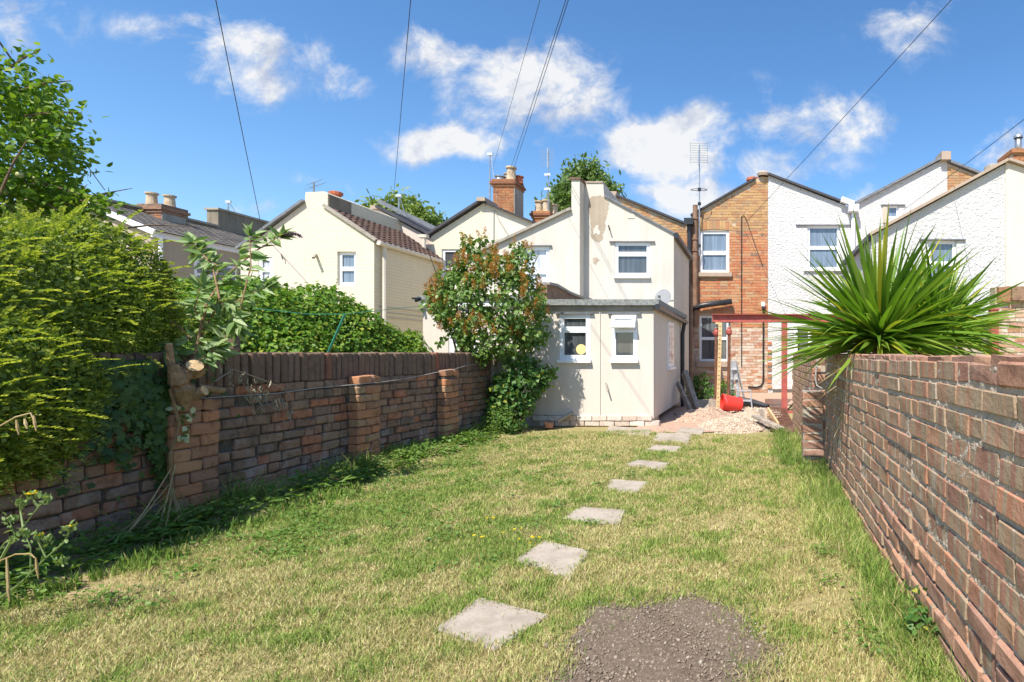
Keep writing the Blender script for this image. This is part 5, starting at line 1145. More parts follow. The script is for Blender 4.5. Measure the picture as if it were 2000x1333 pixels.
for yy in np.arange(2.0, 5.9, .05): tuft(.66-.03*random.random(), yy, 34, .13+.05*math.sin(yy*3), .04, .12)
for yy in np.arange(5.9, 8.6, .07): tuft(.42-.1*random.random(), yy, 40, .15, .06, .1)
for (yy, hh, nn) in ((5.3, .26, 120), (5.5, .28, 200), (5.75, .25, 200), (6.2, .26, 220), (6.4, .22, 180), (6.8, .16, 120), (7.2, .2, 160), (7.6, .26, 200), (7.9, .28, 200), (8.2, .3, 160), (4.4, .34, 160), (4.25, .3, 160), (3.75, .38, 120), (3.3, .22, 100), (4.9, .12, 80)):
    tuft(-4.05+.12*random.random(), yy, nn, hh, .09, .18, w=.007)
for yy in np.arange(2.4, 8.5, .16): tuft(-3.93+.2*random.random(), yy, 36, .09+.06*random.random(), .07, .3)
for g in SL:
    for i in range(len(g)):
        a_, b_ = g[i], g[(i+1) % len(g)]
        for q_ in range(9):
            u_ = random.random(); tuft(a_[0]*(1-u_)+b_[0]*u_, a_[1]*(1-u_)+b_[1]*u_, 12, .045, .014, .45, w=.0035)
for q_ in range(150):
    t_ = random.uniform(0, 6.283); e_ = random.uniform(.72, 1.2); tuft(SOIL[0]+SOIL[2]*e_*math.cos(t_), SOIL[1]+SOIL[3]*e_*math.sin(t_), 10, .05, .015, .35, w=.003)
for q_ in range(260):
    tuft(RG.uniform(-3.4, .5), 1.8*(8/1.8)**random.random(), 14, .055, .016, .1, w=.003)
for q_ in range(200):
    tuft(RG.uniform(-3.6, .5), 1.8*(8/1.8)**random.random(), 12, .035, .02, .95, w=.003)
flush('tall_wall_grass', 1.1)
# foreground leafy fringe at the left edge of the lawn
for k in range(75):
    yy = RG.uniform(2.3, 5.0); tuft(-3.52+RG.normal(0, .1), yy, 16, .085, .018, .12, w=.012, z=.0)
flush('cut_bulb_leaves', .35)
def ground_leaves(name, cents, per, spread, size, mat, kindn='heart', zmax=.05):
    P = []; 
    for c in cents: P.append(np.column_stack([RG.normal(c[0], spread, per), RG.normal(c[1], spread, per), RG.uniform(.015, zmax, per)]))
    P = np.vstack(P); k_ = soilr(P[:, 0], P[:, 1]) > 1
    for g in SL: k_ &= ~polymask(P[:, 0], P[:, 1], g)
    P = P[k_]; n = len(P); D = rdir(n); D[:, 2] = RG.uniform(-.1, .35, n); N = rdir(n, 2.5)
    o = leaves(name, mat, P, D, N, RG.uniform(.6, 1.3, n)*size, kindn); kind(o, 'stuff'); return o
cs = [(-3.4+RG.normal(0, .35), RG.uniform(2.6, 8)) for _ in range(95)]+[(RG.uniform(-3.2, -1.0), RG.uniform(3.0, 6.5)) for _ in range(60)]+[(.5+RG.normal(0, .05), RG.uniform(2, 5)) for _ in range(8)]
ground_leaves('broadleaf_weeds', cs, 42, .055, .022, 'weed_leaf')
ground_leaves('creeping_weeds', [(-3.88+RG.normal(0, .12), RG.uniform(2.5, 8.4)) for _ in range(120)], 30, .07, .035, 'weed_leaf', 'heart', .16)
ground_leaves('dandelion_leaves', [(-3.75+RG.normal(0, .12), RG.uniform(2.6, 7.8)) for _ in range(60)], 26, .06, .08, 'weed_leaf', 'lance', .1)
fl = [G(932, 1064)[0:2], (-1.55, 3.68), (-1.42, 3.55), (-1.35, 3.5), G(957, 1027)]
P = []; 
for (a, b) in fl:
    for q in range(3): P.append((a+RG.normal(0, .03), b+RG.normal(0, .03), .045))
P = np.repeat(np.array(P), 7, 0); n = len(P); D = rdir(n); D[:, 2] = .3; kind(leaves('lawn_flowers', 'yellow_petal', P, D, rdir(n, 2), .013, 'tiny'), 'stuff')

# --- hedge on the left
HG = thing('hedge', 'big golden green small-leaved hedge bulging over the left wall', 'hedge', (-4.7, 3.8, 0))
HB = [(a-(.16 if a < -4.3 else .04), b, c, d*(.93 if a < -4.3 else 1), e, f) for a, b, c, d, e, f in [(-4.75, 3.35, 1.42, .95, 1.25, .66), (-5.2, 2.9, 1.55, .9, 1.2, .68), (-5.2, 3.95, 1.15, .6, .7, .6), (-4.06, 2.98, .95, .30, .52, .48), (-3.96, 2.75, .82, .22, .40, .36), (-4.5, 2.3, 1.15, .40, .7, .75), (-4.75, 2.55, 1.75, .7, .8, .5), (-4.56, 3.95, 1.72, .42, .5, .42)]]
def facing(P, N, k=-.25):
    v = np.array((0, 0, 1.4))-P; v /= np.linalg.norm(v, axis=1, keepdims=True); m = ((v*N).sum(1) > k) & (P[:, 1] > 1.2); return P[m], N[m]
P, N = facing(*blobcloud(HB, 9000, .09))
def shoots(P, D, Ls, step, lsize, droop=0.):
    LPp, LD, LN, LR = [], [], [], []
    for p, d, L in zip(P, D, Ls):
        m = max(4, int(L/step)); s = np.sort(np.clip((np.arange(m)+.5)/m+RG.normal(0, .35/m, m), 0, 1)); side = np.cross(d, (0, 0, 1.)); side /= max(1e-6, np.linalg.norm(side)); up = np.cross(side, d)
        pts = p+d*(s*L)[:, None]; pts[:, 2] -= droop*L*s*s
        roll = RG.uniform(-.5, .5)
        for sg in (-1, 1):
            dd = side*sg*.8+d*.5+up*(.25+roll*sg*.3); LPp.append(pts); LD.append(np.tile(dd, (m, 1))+RG.normal(0, .15, (m, 3))); LN.append(np.tile(up, (m, 1))+RG.normal(0, .3, (m, 3))); LR.append(np.clip(.25+.6*s+RG.normal(0, .12, m), 0, .999))
    return map(np.concatenate, (LPp, LD, LN, LR))
D = N*.7+np.array((.40, -.05, .22))+RG.normal(0, .28, P.shape); D /= np.linalg.norm(D, axis=1, keepdims=True)
Pp, Dd, Nn, Rr = shoots(P-D*.05, D, np.where(RG.random(len(P)) < .12, RG.uniform(.18, .34, len(P)), RG.uniform(.05, .17, len(P))), .0095, .016, .25)
leaves('shoots', 'hedge_leaf', Pp, Dd, Nn, RG.uniform(.012, .02, len(Pp)), 'tiny', HG, Rr, 1.1)
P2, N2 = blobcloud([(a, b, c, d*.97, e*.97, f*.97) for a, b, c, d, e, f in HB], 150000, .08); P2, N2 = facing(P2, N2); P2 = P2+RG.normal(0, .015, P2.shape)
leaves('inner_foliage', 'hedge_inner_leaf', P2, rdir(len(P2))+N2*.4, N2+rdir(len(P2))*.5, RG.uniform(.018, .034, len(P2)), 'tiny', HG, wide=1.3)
mb = MB()
for k in range(14): p = Vector((-4.95+random.uniform(-.4, .25), 3.5+random.uniform(-1.1, 1.1), 0)); mb.tube([p, p+Vector((random.uniform(-.1, .2), random.uniform(-.1, .1), .8)), p+Vector((random.uniform(-.2, .5), random.uniform(-.2, .2), 1.6))], [.03, .02, .008], 5)
mb.build('stem', 'bark', HG)
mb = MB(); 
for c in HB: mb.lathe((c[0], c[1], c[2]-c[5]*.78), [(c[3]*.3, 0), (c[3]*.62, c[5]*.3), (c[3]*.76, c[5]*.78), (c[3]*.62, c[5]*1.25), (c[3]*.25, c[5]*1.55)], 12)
mb.build('opaque_core', 'hedge_inner_leaf', HG)  # solid lumps in leaf colour, added inside so the hedge is opaque

# --- apple tree above it
def branch_tree(root, start, trunk, nb, reach, mat='bark', seed=1, lift=.6):
    rr = random.Random(seed); mb = MB(); tips = []
    mb.tube(trunk, [.09-.05*i/(len(trunk)-1) for i in range(len(trunk))], 8); top = Vector(trunk[-1])
    for i in range(nb):
        a = rr.uniform(0, 6.283); base = Vector(trunk[-1]).lerp(Vector(trunk[-2]), rr.random()*.8); L = reach*rr.uniform(.6, 1.1)
        d = Vector((math.cos(a), math.sin(a), lift+rr.uniform(-.3, .5))).normalized(); p = base; pts = [p]
        for k in range(5): d = (d+Vector((rr.uniform(-.25, .25), rr.uniform(-.25, .25), rr.uniform(-.15, .2)))).normalized(); p = p+d*L/5; pts.append(p); tips.append((p.copy(), d.copy()))
        mb.tube(pts, [.03*(1-.15*k) for k in range(6)], 6)
        for q in range(5):
            s = pts[rr.randint(2, 5)]; dd = (d+Vector((rr.uniform(-.9, .9), rr.uniform(-.9, .9), rr.uniform(-.5, .7)))).normalized(); e = s+dd*L*.4; mb.tube([s, s.lerp(e, .5)+Vector((0, 0, .03)), e], [.01, .007, .003], 4); tips += [(s.lerp(e, u), dd) for u in (.4, .7, 1)]
    mb.build('branches', mat, root); return tips
AT = thing('apple_tree', 'leafy apple tree with small green apples filling the upper left corner', 'tree', (-6.4, 4.6, 0))
tips = branch_tree(AT, None, [(-6.5, 4.7, 0), (-6.45, 4.65, 1.2), (-6.35, 4.6, 2.2)], 16, 1.35, seed=4, lift=.7)
cl = [(a-.28, b, c, d, e, f) for a, b, c, d, e, f in [(-6.3, 4.4, 3.0, .95, .8, .55), (-5.75, 4.3, 2.75, .6, .6, .42), (-5.75, 4.35, 3.25, .40, .5, .25), (-6.6, 4.3, 3.55, .7, .6, .35), (-5.5, 4.5, 2.42, .35, .45, .18), (-6.1, 4.2, 2.35, .6, .5, .3)]]
C, N = blobcloud(cl, 620, .30); P = np.repeat(C, 24, 0)+RG.normal(0, .06, (620*24, 3)); NN = np.repeat(N, 24, 0)
# outlying sprays that break the outline
sp = [((-5.5, 4.4, 3.25), (.75, 0, .14), .42), ((-5.45, 4.4, 3.05), (.8, 0, .05), .45), ((-5.3, 4.5, 2.42), (.9, 0, -.08), .50), ((-5.4, 4.4, 2.4), (.8, -.1, -.3), .3), ((-5.9, 4.3, 3.6), (.3, 0, .9), .35), ((-5.6, 4.4, 3.4), (.6, .1, .5), .3), ((-5.4, 4.4, 2.85), (.9, 0, .2), .3), ((-5.4, 4.5, 2.3), (.9, 0, -.1), .3), ((-5.3, 4.45, 2.36), (.9, 0, .1), .45), ((-5.5, 4.4, 2.55), (.9, 0, -.2), .5)]
mb = MB(); ex = []
for s, d, L in sp:
    s, d = Vector(s)-Vector((.26, 0, 0)), Vector(d).normalized(); mb = MB(); mb.tube([s, s+d*L*.5+Vector((0, 0, .02)), s+d*L], [.01, .007, .003], 5); mb.build('twig', 'bark', AT)
    for k in range(60): u = random.random(); ex.append(s+d*L*u+Vector([random.gauss(0, .045*(1.2-u*.5)) for _ in range(3)]))
P = np.vstack([P, np.array([tuple(e) for e in ex])]); NN = np.vstack([NN, rdir(len(ex), 1)])
n = len(P); leaves('crown', 'apple_leaf', P, rdir(n)+NN*.5+np.array((0, 0, -.1)), NN+rdir(n, .8), RG.uniform(.036, .066, n), 'oval', AT, wide=1.25)
for k in range(34):
    p = C[RG.integers(len(C))]+N[RG.integers(len(C))]*.02; mb = MB(); mb.lathe((p[0], p[1], p[2]-.03), [(.008, 0), (.02, .008), (.025, .025), (.02, .04), (.006, .044)], 9); mb.build('apple', 'apple', AT, smooth=True)

# --- ivy-covered hedge behind the wall
IH = thing('hedge', 'bright green ivy-leaved hedge behind the left wall below the yellow house', 'hedge', (-7, 8.3, 0))
IB = [(-8.0, 6.9, 1.35, .8, .8, .9), (-8.3, 8.2, 1.3, .9, .9, 1.0), (-7.6, 8.6, 1.35, .75, .8, 1.0), (-7.2, 8.0, 1.3, .8, .8, .92), (-6.9, 8.9, 1.3, .7, .8, .98), (-6.55, 9.1, 1.15, .6, .7, .85), (-6.35, 9.5, 1.0, .5, .5, .72), (-7.4, 7.0, 1.1, .7, .7, .85), (-6.6, 8.0, .9, .6, .6, .8), (-6.05, 9.9, .85, .4, .35, .75)]
P, N = blobcloud(IB, 52000, .08); n = len(P); P += RG.normal(0, .02, P.shape)
D = np.array((0, 0, -.8))+N*.6+rdir(n)*.6
leaves('crown', 'ivy_leaf', P, D, N+rdir(n)*.45+np.array((0, 0, .3)), RG.uniform(.03, .075, n), 'heart', IH)
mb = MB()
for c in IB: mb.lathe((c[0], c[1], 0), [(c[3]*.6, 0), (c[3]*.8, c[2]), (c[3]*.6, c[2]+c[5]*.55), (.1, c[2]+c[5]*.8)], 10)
mb.build('solid_core', 'hedge_inner_leaf', IH)  # solid lathed lumps in leaf colour filling the inside of the hedge
mb = MB(); ps = []
tops = P[P[:, 2] > np.percentile(P[:, 2], 97)]
for k in range(7):
    p = tops[RG.integers(len(tops))]
    if True: mb.tube([p, p+np.array((.02, 0, .1)), p+np.array((.05, 0, .2))], .004, 4); ps += [p+np.array((.02+random.gauss(0, .03), random.gauss(0, .02), .05+.17*random.random())) for _ in range(7)]
mb.build('sprigs', 'bark', IH)
leaves('sprig_leaves', 'ivy_leaf', np.array(ps), rdir(len(ps)), rdir(len(ps), 1), .035, 'oval', IH)

# --- lilac
LT = thing('lilac_tree', 'lilac with brown seed heads leaning over the far end of the left wall', 'tree', (-4.4, 9.0, 0))
mb = MB(); lt = []
rr = random.Random(5)
for k in range(15):
    p = Vector((-4.45+rr.uniform(-.1, .1), 9.05, .2)); e = Vector((-4.05+rr.uniform(-.85, .85), 8.45+rr.uniform(-.35, .35), 1.6+rr.uniform(.1, 1.15))); m_ = p.lerp(e, .5)+Vector((0, 0, .15)); mb.tube([p, m_, e], [.025, .015, .005], 6); lt += [m_.lerp(e, u) for u in (.3, .6, 1)]
mb.build('trunk', 'bark', LT)
LB = [(-4.22, 8.75, 1.95, .80, .5, .72), (-4.65, 8.8, 2.02, .45, .4, .5), (-3.78, 8.75, 1.88, .42, .4, .52), (-4.15, 8.75, 1.45, .6, .45, .35), (-4.42, 8.8, 2.52, .28, .25, .40), (-3.75, 8.75, 2.45, .20, .2, .36), (-4.05, 8.7, 2.4, .3, .3, .25), (-3.6, 8.8, 1.6, .25, .3, .3), (-4.95, 8.8, 2.0, .2, .25, .25)]
LB = [(a+.24, b-.32, c, d, e, f) for a, b, c, d, e, f in LB]
C, N = blobcloud(LB, 660, .36); per = 11; P = np.repeat(C, per, 0)+RG.normal(0, .042, (len(C)*per, 3)); NN = np.repeat(N, per, 0); n = len(P)
ex = []; 
for s, e in (((-4.4, 8.75, 2.6), (-4.55, 8.7, 2.98)), ((-4.1, 8.75, 2.6), (-4.05, 8.7, 2.88)), ((-3.8, 8.75, 2.6), (-3.72, 8.7, 2.86)), ((-4.6, 8.7, 1.5), (-4.85, 8.6, 1.32)), ((-4.1, 8.75, 1.3), (-4.15, 8.55, 1.02)), ((-3.95, 8.75, 1.3), (-3.85, 8.6, 1.0)), ((-3.6, 8.75, 1.9), (-3.4, 8.7, 1.95))):
    for k in range(40): u = random.random(); ex.append(np.array(s)*(1-u)+np.array(e)*u+RG.normal(0, .03, 3)+np.array((.13, -.25, 0)))
P = np.vstack([P, ex]); NN = np.vstack([NN, rdir(len(ex))]); n = len(P)
leaves('crown', 'lilac_leaf', P, rdir(n)*.9+NN*.3+np.array((0, 0, -.55)), NN+rdir(n, .6), RG.uniform(.04, .075, n), 'heart', LT)
SH, SN = blobcloud(LB, 190, .03); m_ = (SH[:, 1] < 8.5) & (SH[:, 2] > 1.4); SH = SH+SN*.03; SH = SH[m_]; q = []
for c in SH:
    L = random.uniform(.10, .20)
    ax_ = np.array((random.gauss(0, .35), random.gauss(-.1, .3), 1.)); ax_ /= np.linalg.norm(ax_)
    for k in range(90): u = random.random(); q.append(c+ax_*u*L+RG.normal(0, 1, 3)*.028*(1-u*.75))
q = np.array(q); leaves('seed_heads', 'lilac_seed', q, rdir(len(q), .8), rdir(len(q)), .020, 'tiny', LT)

# --- shrub at the end of the wall
def shrub(name, label, cat, blobs, nc, per, sp_, size, mat, kindn='oval', stems=8, base=None, droop=-.2, wide=1.2):
    b0 = base or (blobs[0][0], blobs[0][1], 0); t_ = thing(name, label, cat, b0)
    C, N = blobcloud(blobs, nc, .3); P = np.repeat(C, per, 0)+RG.normal(0, sp_, (nc*per, 3)); NN = np.repeat(N, per, 0); P[:, 2] = np.maximum(P[:, 2], .02); n = len(P)
    leaves('foliage', mat, P, rdir(n)+NN*.4+np.array((0, 0, droop)), NN+rdir(n, .8), RG.uniform(.7, 1.3, n)*size, kindn, t_, wide=wide)
    mb = MB()
    for k in range(stems): e = C[RG.integers(len(C))]; mb.tube([b0, (np.array(b0)+e)/2+RG.normal(0, .03, 3), e], [.014, .009, .003], 5)
    mb.build('stems', 'bark', t_); return t_
shrub('leafy_shrub', 'dark green broad-leaved shrub at the foot of the wall end beside the extension', 'shrub', [(-3.6, 8.62, .75, .34, .28, .45), (-3.75, 8.6, .5, .3, .25, .4), (-3.35, 8.7, .85, .22, .2, .22), (-3.7, 8.5, .25, .3, .25, .25)], 240, 9, .035, .06, 'shrub_leaf', 'heart', base=(-3.7, 8.65, 0))
shrub('yellowing_weed', 'pale yellow-green feathery weed in front of the dark shrub', 'weed', [(-3.75, 8.3, .18, .22, .15, .22)], 60, 16, .03, .05, 'weed_leaf', 'lance', base=(-3.75, 8.3, 0))
shrub('leafy_shrub', 'low dark weed clump growing against the brick house wall left of the props', 'shrub', [(U(1370, 14.5), 14.5, .28, .35, .2, .34)], 60, 9, .06, .12, 'shrub_leaf', 'lance', base=(U(1370, 14.5), 14.5, 0))
shrub('leafy_shrub', 'yellow-green weed clump behind the timber strut', 'shrub', [(U(1415, 13), 13, .2, .22, .2, .32)], 60, 9, .05, .09, 'weed_leaf', 'lance', base=(U(1415, 13), 13, 0))
shrub('bramble', 'small dark round-leaved weed at the foot of the right wall', 'weed', [(.67, 2.3, .08, .05, .09, .08), (.68, 2.45, .10, .04, .08, .08)], 22, 9, .016, .024, 'shrub_leaf', 'heart', base=(.68, 2.35, 0))

# --- ivy on the left wall
iv = thing('wall_ivy', 'ivy creeping down the left wall between hedge and cut stump', 'ivy', (-4.05, 3.6, 0)); n = 1500
yy = RG.normal(3.62, .24, n); zz = 1.15-np.abs(RG.normal(0, .26, n)); zz = np.where(yy > 3.8, np.minimum(zz+.0, 1.15-RG.random(n)*.5), zz)
line = np.linspace(0, 1, 260); yy = np.concatenate([yy, 3.80+.1*line+RG.normal(0, .03, 260)]); zz = np.concatenate([zz, .95-.6*line+RG.normal(0, .03, 260)])
keep_ = zz > .28; yy, zz = yy[keep_], zz[keep_]; n = len(yy); xx = np.interp(yy, [.9, 4.2, 5.8, 8.75], [-3.86, -4.18, -4.2, -4.08])+RG.uniform(.02, .075, n)
D = np.column_stack([np.full(n, .15), RG.normal(0, .6, n), RG.normal(-.6, .5, n)]); N = np.column_stack([np.full(n, 1.), RG.normal(-.15, .3, n), RG.normal(.25, .3, n)])
leaves('foliage', 'wall_ivy_leaf', np.column_stack([xx, yy, zz]), D, N, RG.uniform(.03, .062, n), 'ivy', iv)
vp = [(-4.02, 3.95+random.gauss(0, .03), .82-.035*i+random.gauss(0, .01)) for i in range(7)]
va = np.repeat(np.array(vp), 2, 0)+RG.normal(0, .015, (14, 3)); m2 = np.tile((1., -.2, .3), (14, 1))

for i in range(14):
    q_ = va[i:i+1]; leaves('variegated_margin', 'variegated', q_, rdir(1), m2[:1], .05, 'oval', iv, wide=1.5); leaves('variegated_leaf', 'wall_ivy_leaf', q_+np.array((.004, -.001, .001)), np.array(((0, .5, -.8),)), m2[:1], .035, 'oval', iv, wide=1.5)
mb = MB(); mb.tube([(-4.05, 3.9, .95), (-4.02, 3.93, .7), (-4.03, 3.88, .5), (-4.04, 3.9, .25), (-4.02, 3.9, .05)], .011, 6); mb.build('stem', 'barkpale', iv)
# wire along the wall
def wallx(y): return float(np.interp(y, [.9, 4.2, 5.8, 8.75], [-3.86, -4.18, -4.2, -4.08]))
pts = [(wallx(y)+.03+(.1 if abs(y-5.94) < .3 or abs(y-7.45) < .25 else 0), y, z) for y, z in ((3.3, .98), (3.7, .93), (4.2, .86), (4.6, .855), (4.9, .85), (5.4, .87), (5.75, .88), (6.1, .885), (6.7, .90), (7.3, .975), (7.45, .98), (8.0, 1.03), (8.6, 1.05))]
mb = MB(); mb.tube(pts, .0035, 4, r=0); tag(mb.build('fence_wire', 'greyw'), 'thin slack wire strung along the face of the left wall', 'wire')

# --- cut stump with buddleia
BD = thing('buddleia', 'buddleia sprouting long leaves and one purple spike from a sawn stump on the left wall', 'shrub', (-4.12, 3.98, .9))
x_ = -4.06
st0 = [(x_+.02, 3.98, .86), (x_+.05, 3.95, .95), (x_+.03, 3.93, 1.03), (x_+.06, 4.02, 1.08), (x_+.0, 4.08, 1.12)]
mb = MB(); mb.tube(st0, [.05, .065, .06, .065, .05], 10); mb.tube([(x_+.03, 3.95, 1.0), (x_+.06, 3.90, 1.0), (x_+.05, 3.88, 1.12)], [.05, .05, .03], 8); mb.tube([(x_+.04, 3.88, 1.1), (x_+.03, 3.87, 1.26)], [.022, .02], 8)
mb.tube([(x_+.05, 4.02, 1.06), (x_+.10, 3.98, 1.11)], [.055, .048], 12); mb.tube([(x_+.04, 4.0, .9), (x_+.12, 4.03, .93)], [.045, .035], 10); mb.tube([(x_+.05, 4.05, .95), (x_+.1, 4.2, .92)], [.03, .02], 8); mb.tube([(x_, 3.98, .8), (x_+.02, 3.97, .9)], [.04, .05], 8)
mb.tube([(x_+.02, 4.05, 1.1), (x_, 4.2, 1.18), (x_+.02, 4.4, 1.23)], [.03, .022, .012], 6)
mb.build('stump', 'barkpale', BD, smooth=False)
for c, d, r_ in (((x_+.101, 3.979, 1.111), (.8, -.55, .6), .047), ((x_+.121, 4.03, .931), (.9, .3, .3), .034), ((x_+.03, 3.87, 1.261), (0, 0, 1), .02)):
    mb = MB(); mb.lathe(c, [(r_, 0), (r_*.98, .004), (r_*.5, .005)], 16, axis=d); mb.build('sawn_end', 'cutwood', BD)
mb = MB(); bl_ = []
def bpath(pts, r0=.012):
    P_ = []
    for i in range(len(pts)-1):
        for u in np.linspace(0, 1, 8, endpoint=False): P_.append(Vector(pts[i]).lerp(Vector(pts[i+1]), u))
    P_.append(Vector(pts[-1])); mb.tube(P_, [r0*(1-.75*i/len(P_)) for i in range(len(P_))], 6); bl_.append(P_)
def B(px, py, Y): return (U(px, Y), Y, W(py, Y))
bpath([B(375, 730, 4.1), B(390, 650, 4.15), B(405, 590, 4.2), B(440, 540, 4.3), B(500, 490, 4.4), B(545, 463, 4.5)])
bpath([B(378, 720, 4.1), B(400, 640, 4.2), B(425, 600, 4.25), B(425, 520, 4.3), B(385, 490, 4.3)], .01)
bpath([B(372, 735, 4.1), B(440, 660, 4.2), B(470, 600, 4.3), B(490, 520, 4.35), B(488, 462, 4.4)], .01)
bpath([B(430, 590, 4.2), B(415, 520, 4.3), B(378, 475, 4.3)], .008)
bpath([B(410, 600, 4.2), B(460, 590, 4.3), B(520, 560, 4.4)], .007)
bpath([B(372, 730, 4.08), B(395, 700, 4.1), B(420, 680, 4.15)], .008); bpath([B(380, 710, 4.1), B(430, 690, 4.2), B(445, 650, 4.2), B(455, 625, 4.25)], .008); bpath([B(395, 640, 4.15), B(380, 600, 4.1), B(392, 560, 4.1)], .007); bpath([B(405, 600, 4.2), B(440, 590, 4.2), B(465, 640, 4.2)], .006); bpath([B(350, 700, 4.05), B(340, 670, 4.05), B(330, 690, 4.0)], .006)
mb.build('branches', 'barkpale', BD)
LPq, LDq = [], []
for P_ in bl_:
    for i in range(4, len(P_), 1):
        tan = (P_[i]-P_[i-1]).normalized()
        for sgn in (-1, 1):
            if random.random() < .85:
                side = tan.cross(Vector((0, -1, .3))).normalized()*sgn; LPq.append(P_[i]); LDq.append(side*.8+tan*.5+Vector((0, -.1, -.35))+Vector((random.gauss(0, .3), random.gauss(0, .3), random.gauss(0, .25))))
    for k in range(10): LPq.append(P_[-1]); LDq.append(tan*.7+Vector((random.gauss(0, .5), random.gauss(0, .5), random.gauss(0, .4))))
n = len(LPq); leaves('long_leaves', 'buddleia_leaf', [tuple(p) for p in LPq], [tuple(p) for p in LDq], rdir(n, 1.2)+np.array((0, -.6, 0)), RG.uniform(.07, .135, n), 'lance', BD, wide=1.5)
a0, a1, a2 = map(Vector, (B(545, 463, 4.5), B(572, 450, 4.5), B(590, 464, 4.5))); q = []
for k in range(420): u = random.random(); p = a0.lerp(a1, u).lerp(a1.lerp(a2, u), u); q.append(tuple(p+Vector([random.gauss(0, .009*(1.2-u)) for _ in range(3)])))
leaves('flower_spike', 'purple_flower', q, rdir(len(q)), rdir(len(q)), .012, 'tiny', BD)
# dead leaves hanging
q = []; dd = []
mb = MB(); mb.tube([B(420, 745, 4.15), B(455, 722, 4.4), B(480, 730, 4.5), B(520, 745, 4.7), B(555, 760, 4.9), B(575, 790, 5.0)], .005, 5); mb.build('dead_twig', 'dead_leaf', BD)
for (px, py, Y) in [(425, 700, 4.25), (450, 722, 4.4), (470, 730, 4.5), (490, 745, 4.6), (505, 750, 4.65), (520, 755, 4.7), (540, 775, 4.8), (555, 780, 4.9), (568, 800, 5.0), (480, 760, 4.55), (512, 780, 4.7), (495, 772, 4.6)]:
    for k in range(9): b_ = B(px+random.gauss(0, 6), py+random.gauss(6, 9), Y); q.append((max(b_[0], -4.14), b_[1], b_[2])); dd.append((random.gauss(0, .25), random.gauss(0, .25), -1))
leaves('dead_leaves', 'dead_leaf', q, dd, rdir(len(q)), RG.uniform(.03, .07, len(q)), 'lance', BD, wide=.8)
# timber post and green prop behind the wall
po = thing('timber_post', 'weathered dark timber post standing behind the left wall, in front of the ivy hedge', 'post', (U(456, 5.4), 5.4, 0)); mb = MB(); mb.tube([(U(456, 5.4), 5.4, 0), (U(456, 5.4), 5.4, W(645, 5.4))], [.055, .05], 7); mb.build('shaft', 'bark', po)
gp = thing('clothes_line_prop', 'slanting green metal clothes line prop with line, in front of the ivy hedge', 'clothes line', (U(640, 7), 7, .9)); mb = MB(); mb.tube([(U(636, 7), 7, W(700, 7)), (U(673, 7), 7, W(615, 7))], .013, 6); mb.build('pole', 'greenpole', gp)
mb = MB(); mb.tube([(U(500, 6.9), 6.9, W(603, 6.9)), (U(600, 7), 7, W(614, 7)), (U(674, 7), 7, W(614, 7)), (U(830, 9.2), 9.2, W(597, 9.2))], .0045, 4); mb.build('line', 'greenpole', gp)
br = thing('bamboo_cane', 'snapped orange brown cane poking out of the hedge above the wall', 'cane', (U(350, 4.1), 4.1, 1.2)); mb = MB(); mb.tube([B(322, 622, 4.1), B(352, 640, 4.1), B(372, 662, 4.1)], .007, 6); mb.build('stick', 'barkpale', br)

# --- cordyline
CD = thing('cordyline', 'large spiky cordyline with long strap leaves above the right wall', 'spiky plant', (1.3, 5.0, 0))
mb = MB(); mb.tube([(1.30, 5.1, 0), (1.2, 5.05, .7), (1.12, 5.0, 1.3)], [.09, .08, .07], 10); mb.tube([(1.4, 5.1, .6), (1.62, 5.25, 1.1), (1.68, 5.3, 1.35)], [.07, .06, .05], 10); mb.build('trunk', 'bark', CD)
def straps(cent, nlf, L0, seed, lo=-.25):
    r = np.random.default_rng(seed); V, Fc, Rr = [], [], []
    for i in range(nlf):
        a = r.uniform(0, 6.283); el = math.asin(min(.99, lo+(1-lo)*r.random()**1.05)); L = L0*r.uniform(.72, 1.08)*(1.0 if el > .1 else .95); w0 = r.uniform(.019, .031)
        d = np.array((math.cos(a)*math.cos(el), math.sin(a)*math.cos(el), math.sin(el))); p = np.array(cent)+d*.04+r.normal(0, .03, 3); side = np.cross(d, (0, 0, 1)); side /= np.linalg.norm(side); tw = r.uniform(-.7, .7)
        side = side*math.cos(tw)+np.cross(d, side)*math.sin(tw); b = len(V); m = 8; dr = r.uniform(.02, .30)*(1.25-abs(el)/1.6)*(2.6 if r.random() < .07 else 1)
        for k in range(m+1):
            u = k/m; q = p+d*L*u+np.array((0, 0, -dr*L*u*u*.9)); w = w0*(.5+1.9*u)*(1 if u < .3 else 1) if u < .26 else w0*(1-((u-.26)/.74)**1.7)
            n_ = np.cross(side, d); V += [tuple(q-side*w), tuple(q-n_*w*.35), tuple(q+side*w)]
        rv = min(.999, abs(r.normal(.35, .25))) if r.random() > .04 else .97
        for k in range(m):
            for c in (0, 1): Fc.append((b+3*k+c, b+3*k+c+1, b+3*k+3+c+1, b+3*k+3+c)); Rr.append(rv if (k < m-1 or r.random() < .6) else .98)
    m_ = MB(); m_.v = V; m_.f = Fc; m_.r = Rr; return m_
LF = []
for (c, nl, L0, sd_, lo) in (((1.10, 5.0, 1.30), 430, 1.16, 1, -.10), ((1.68, 5.25, 1.40), 260, .86, 2, -.30), ((1.55, 5.6, 1.25), 110, .8, 3, -.2)):
    m_ = straps(c, nl, L0, sd_, lo); LF.append(m_)
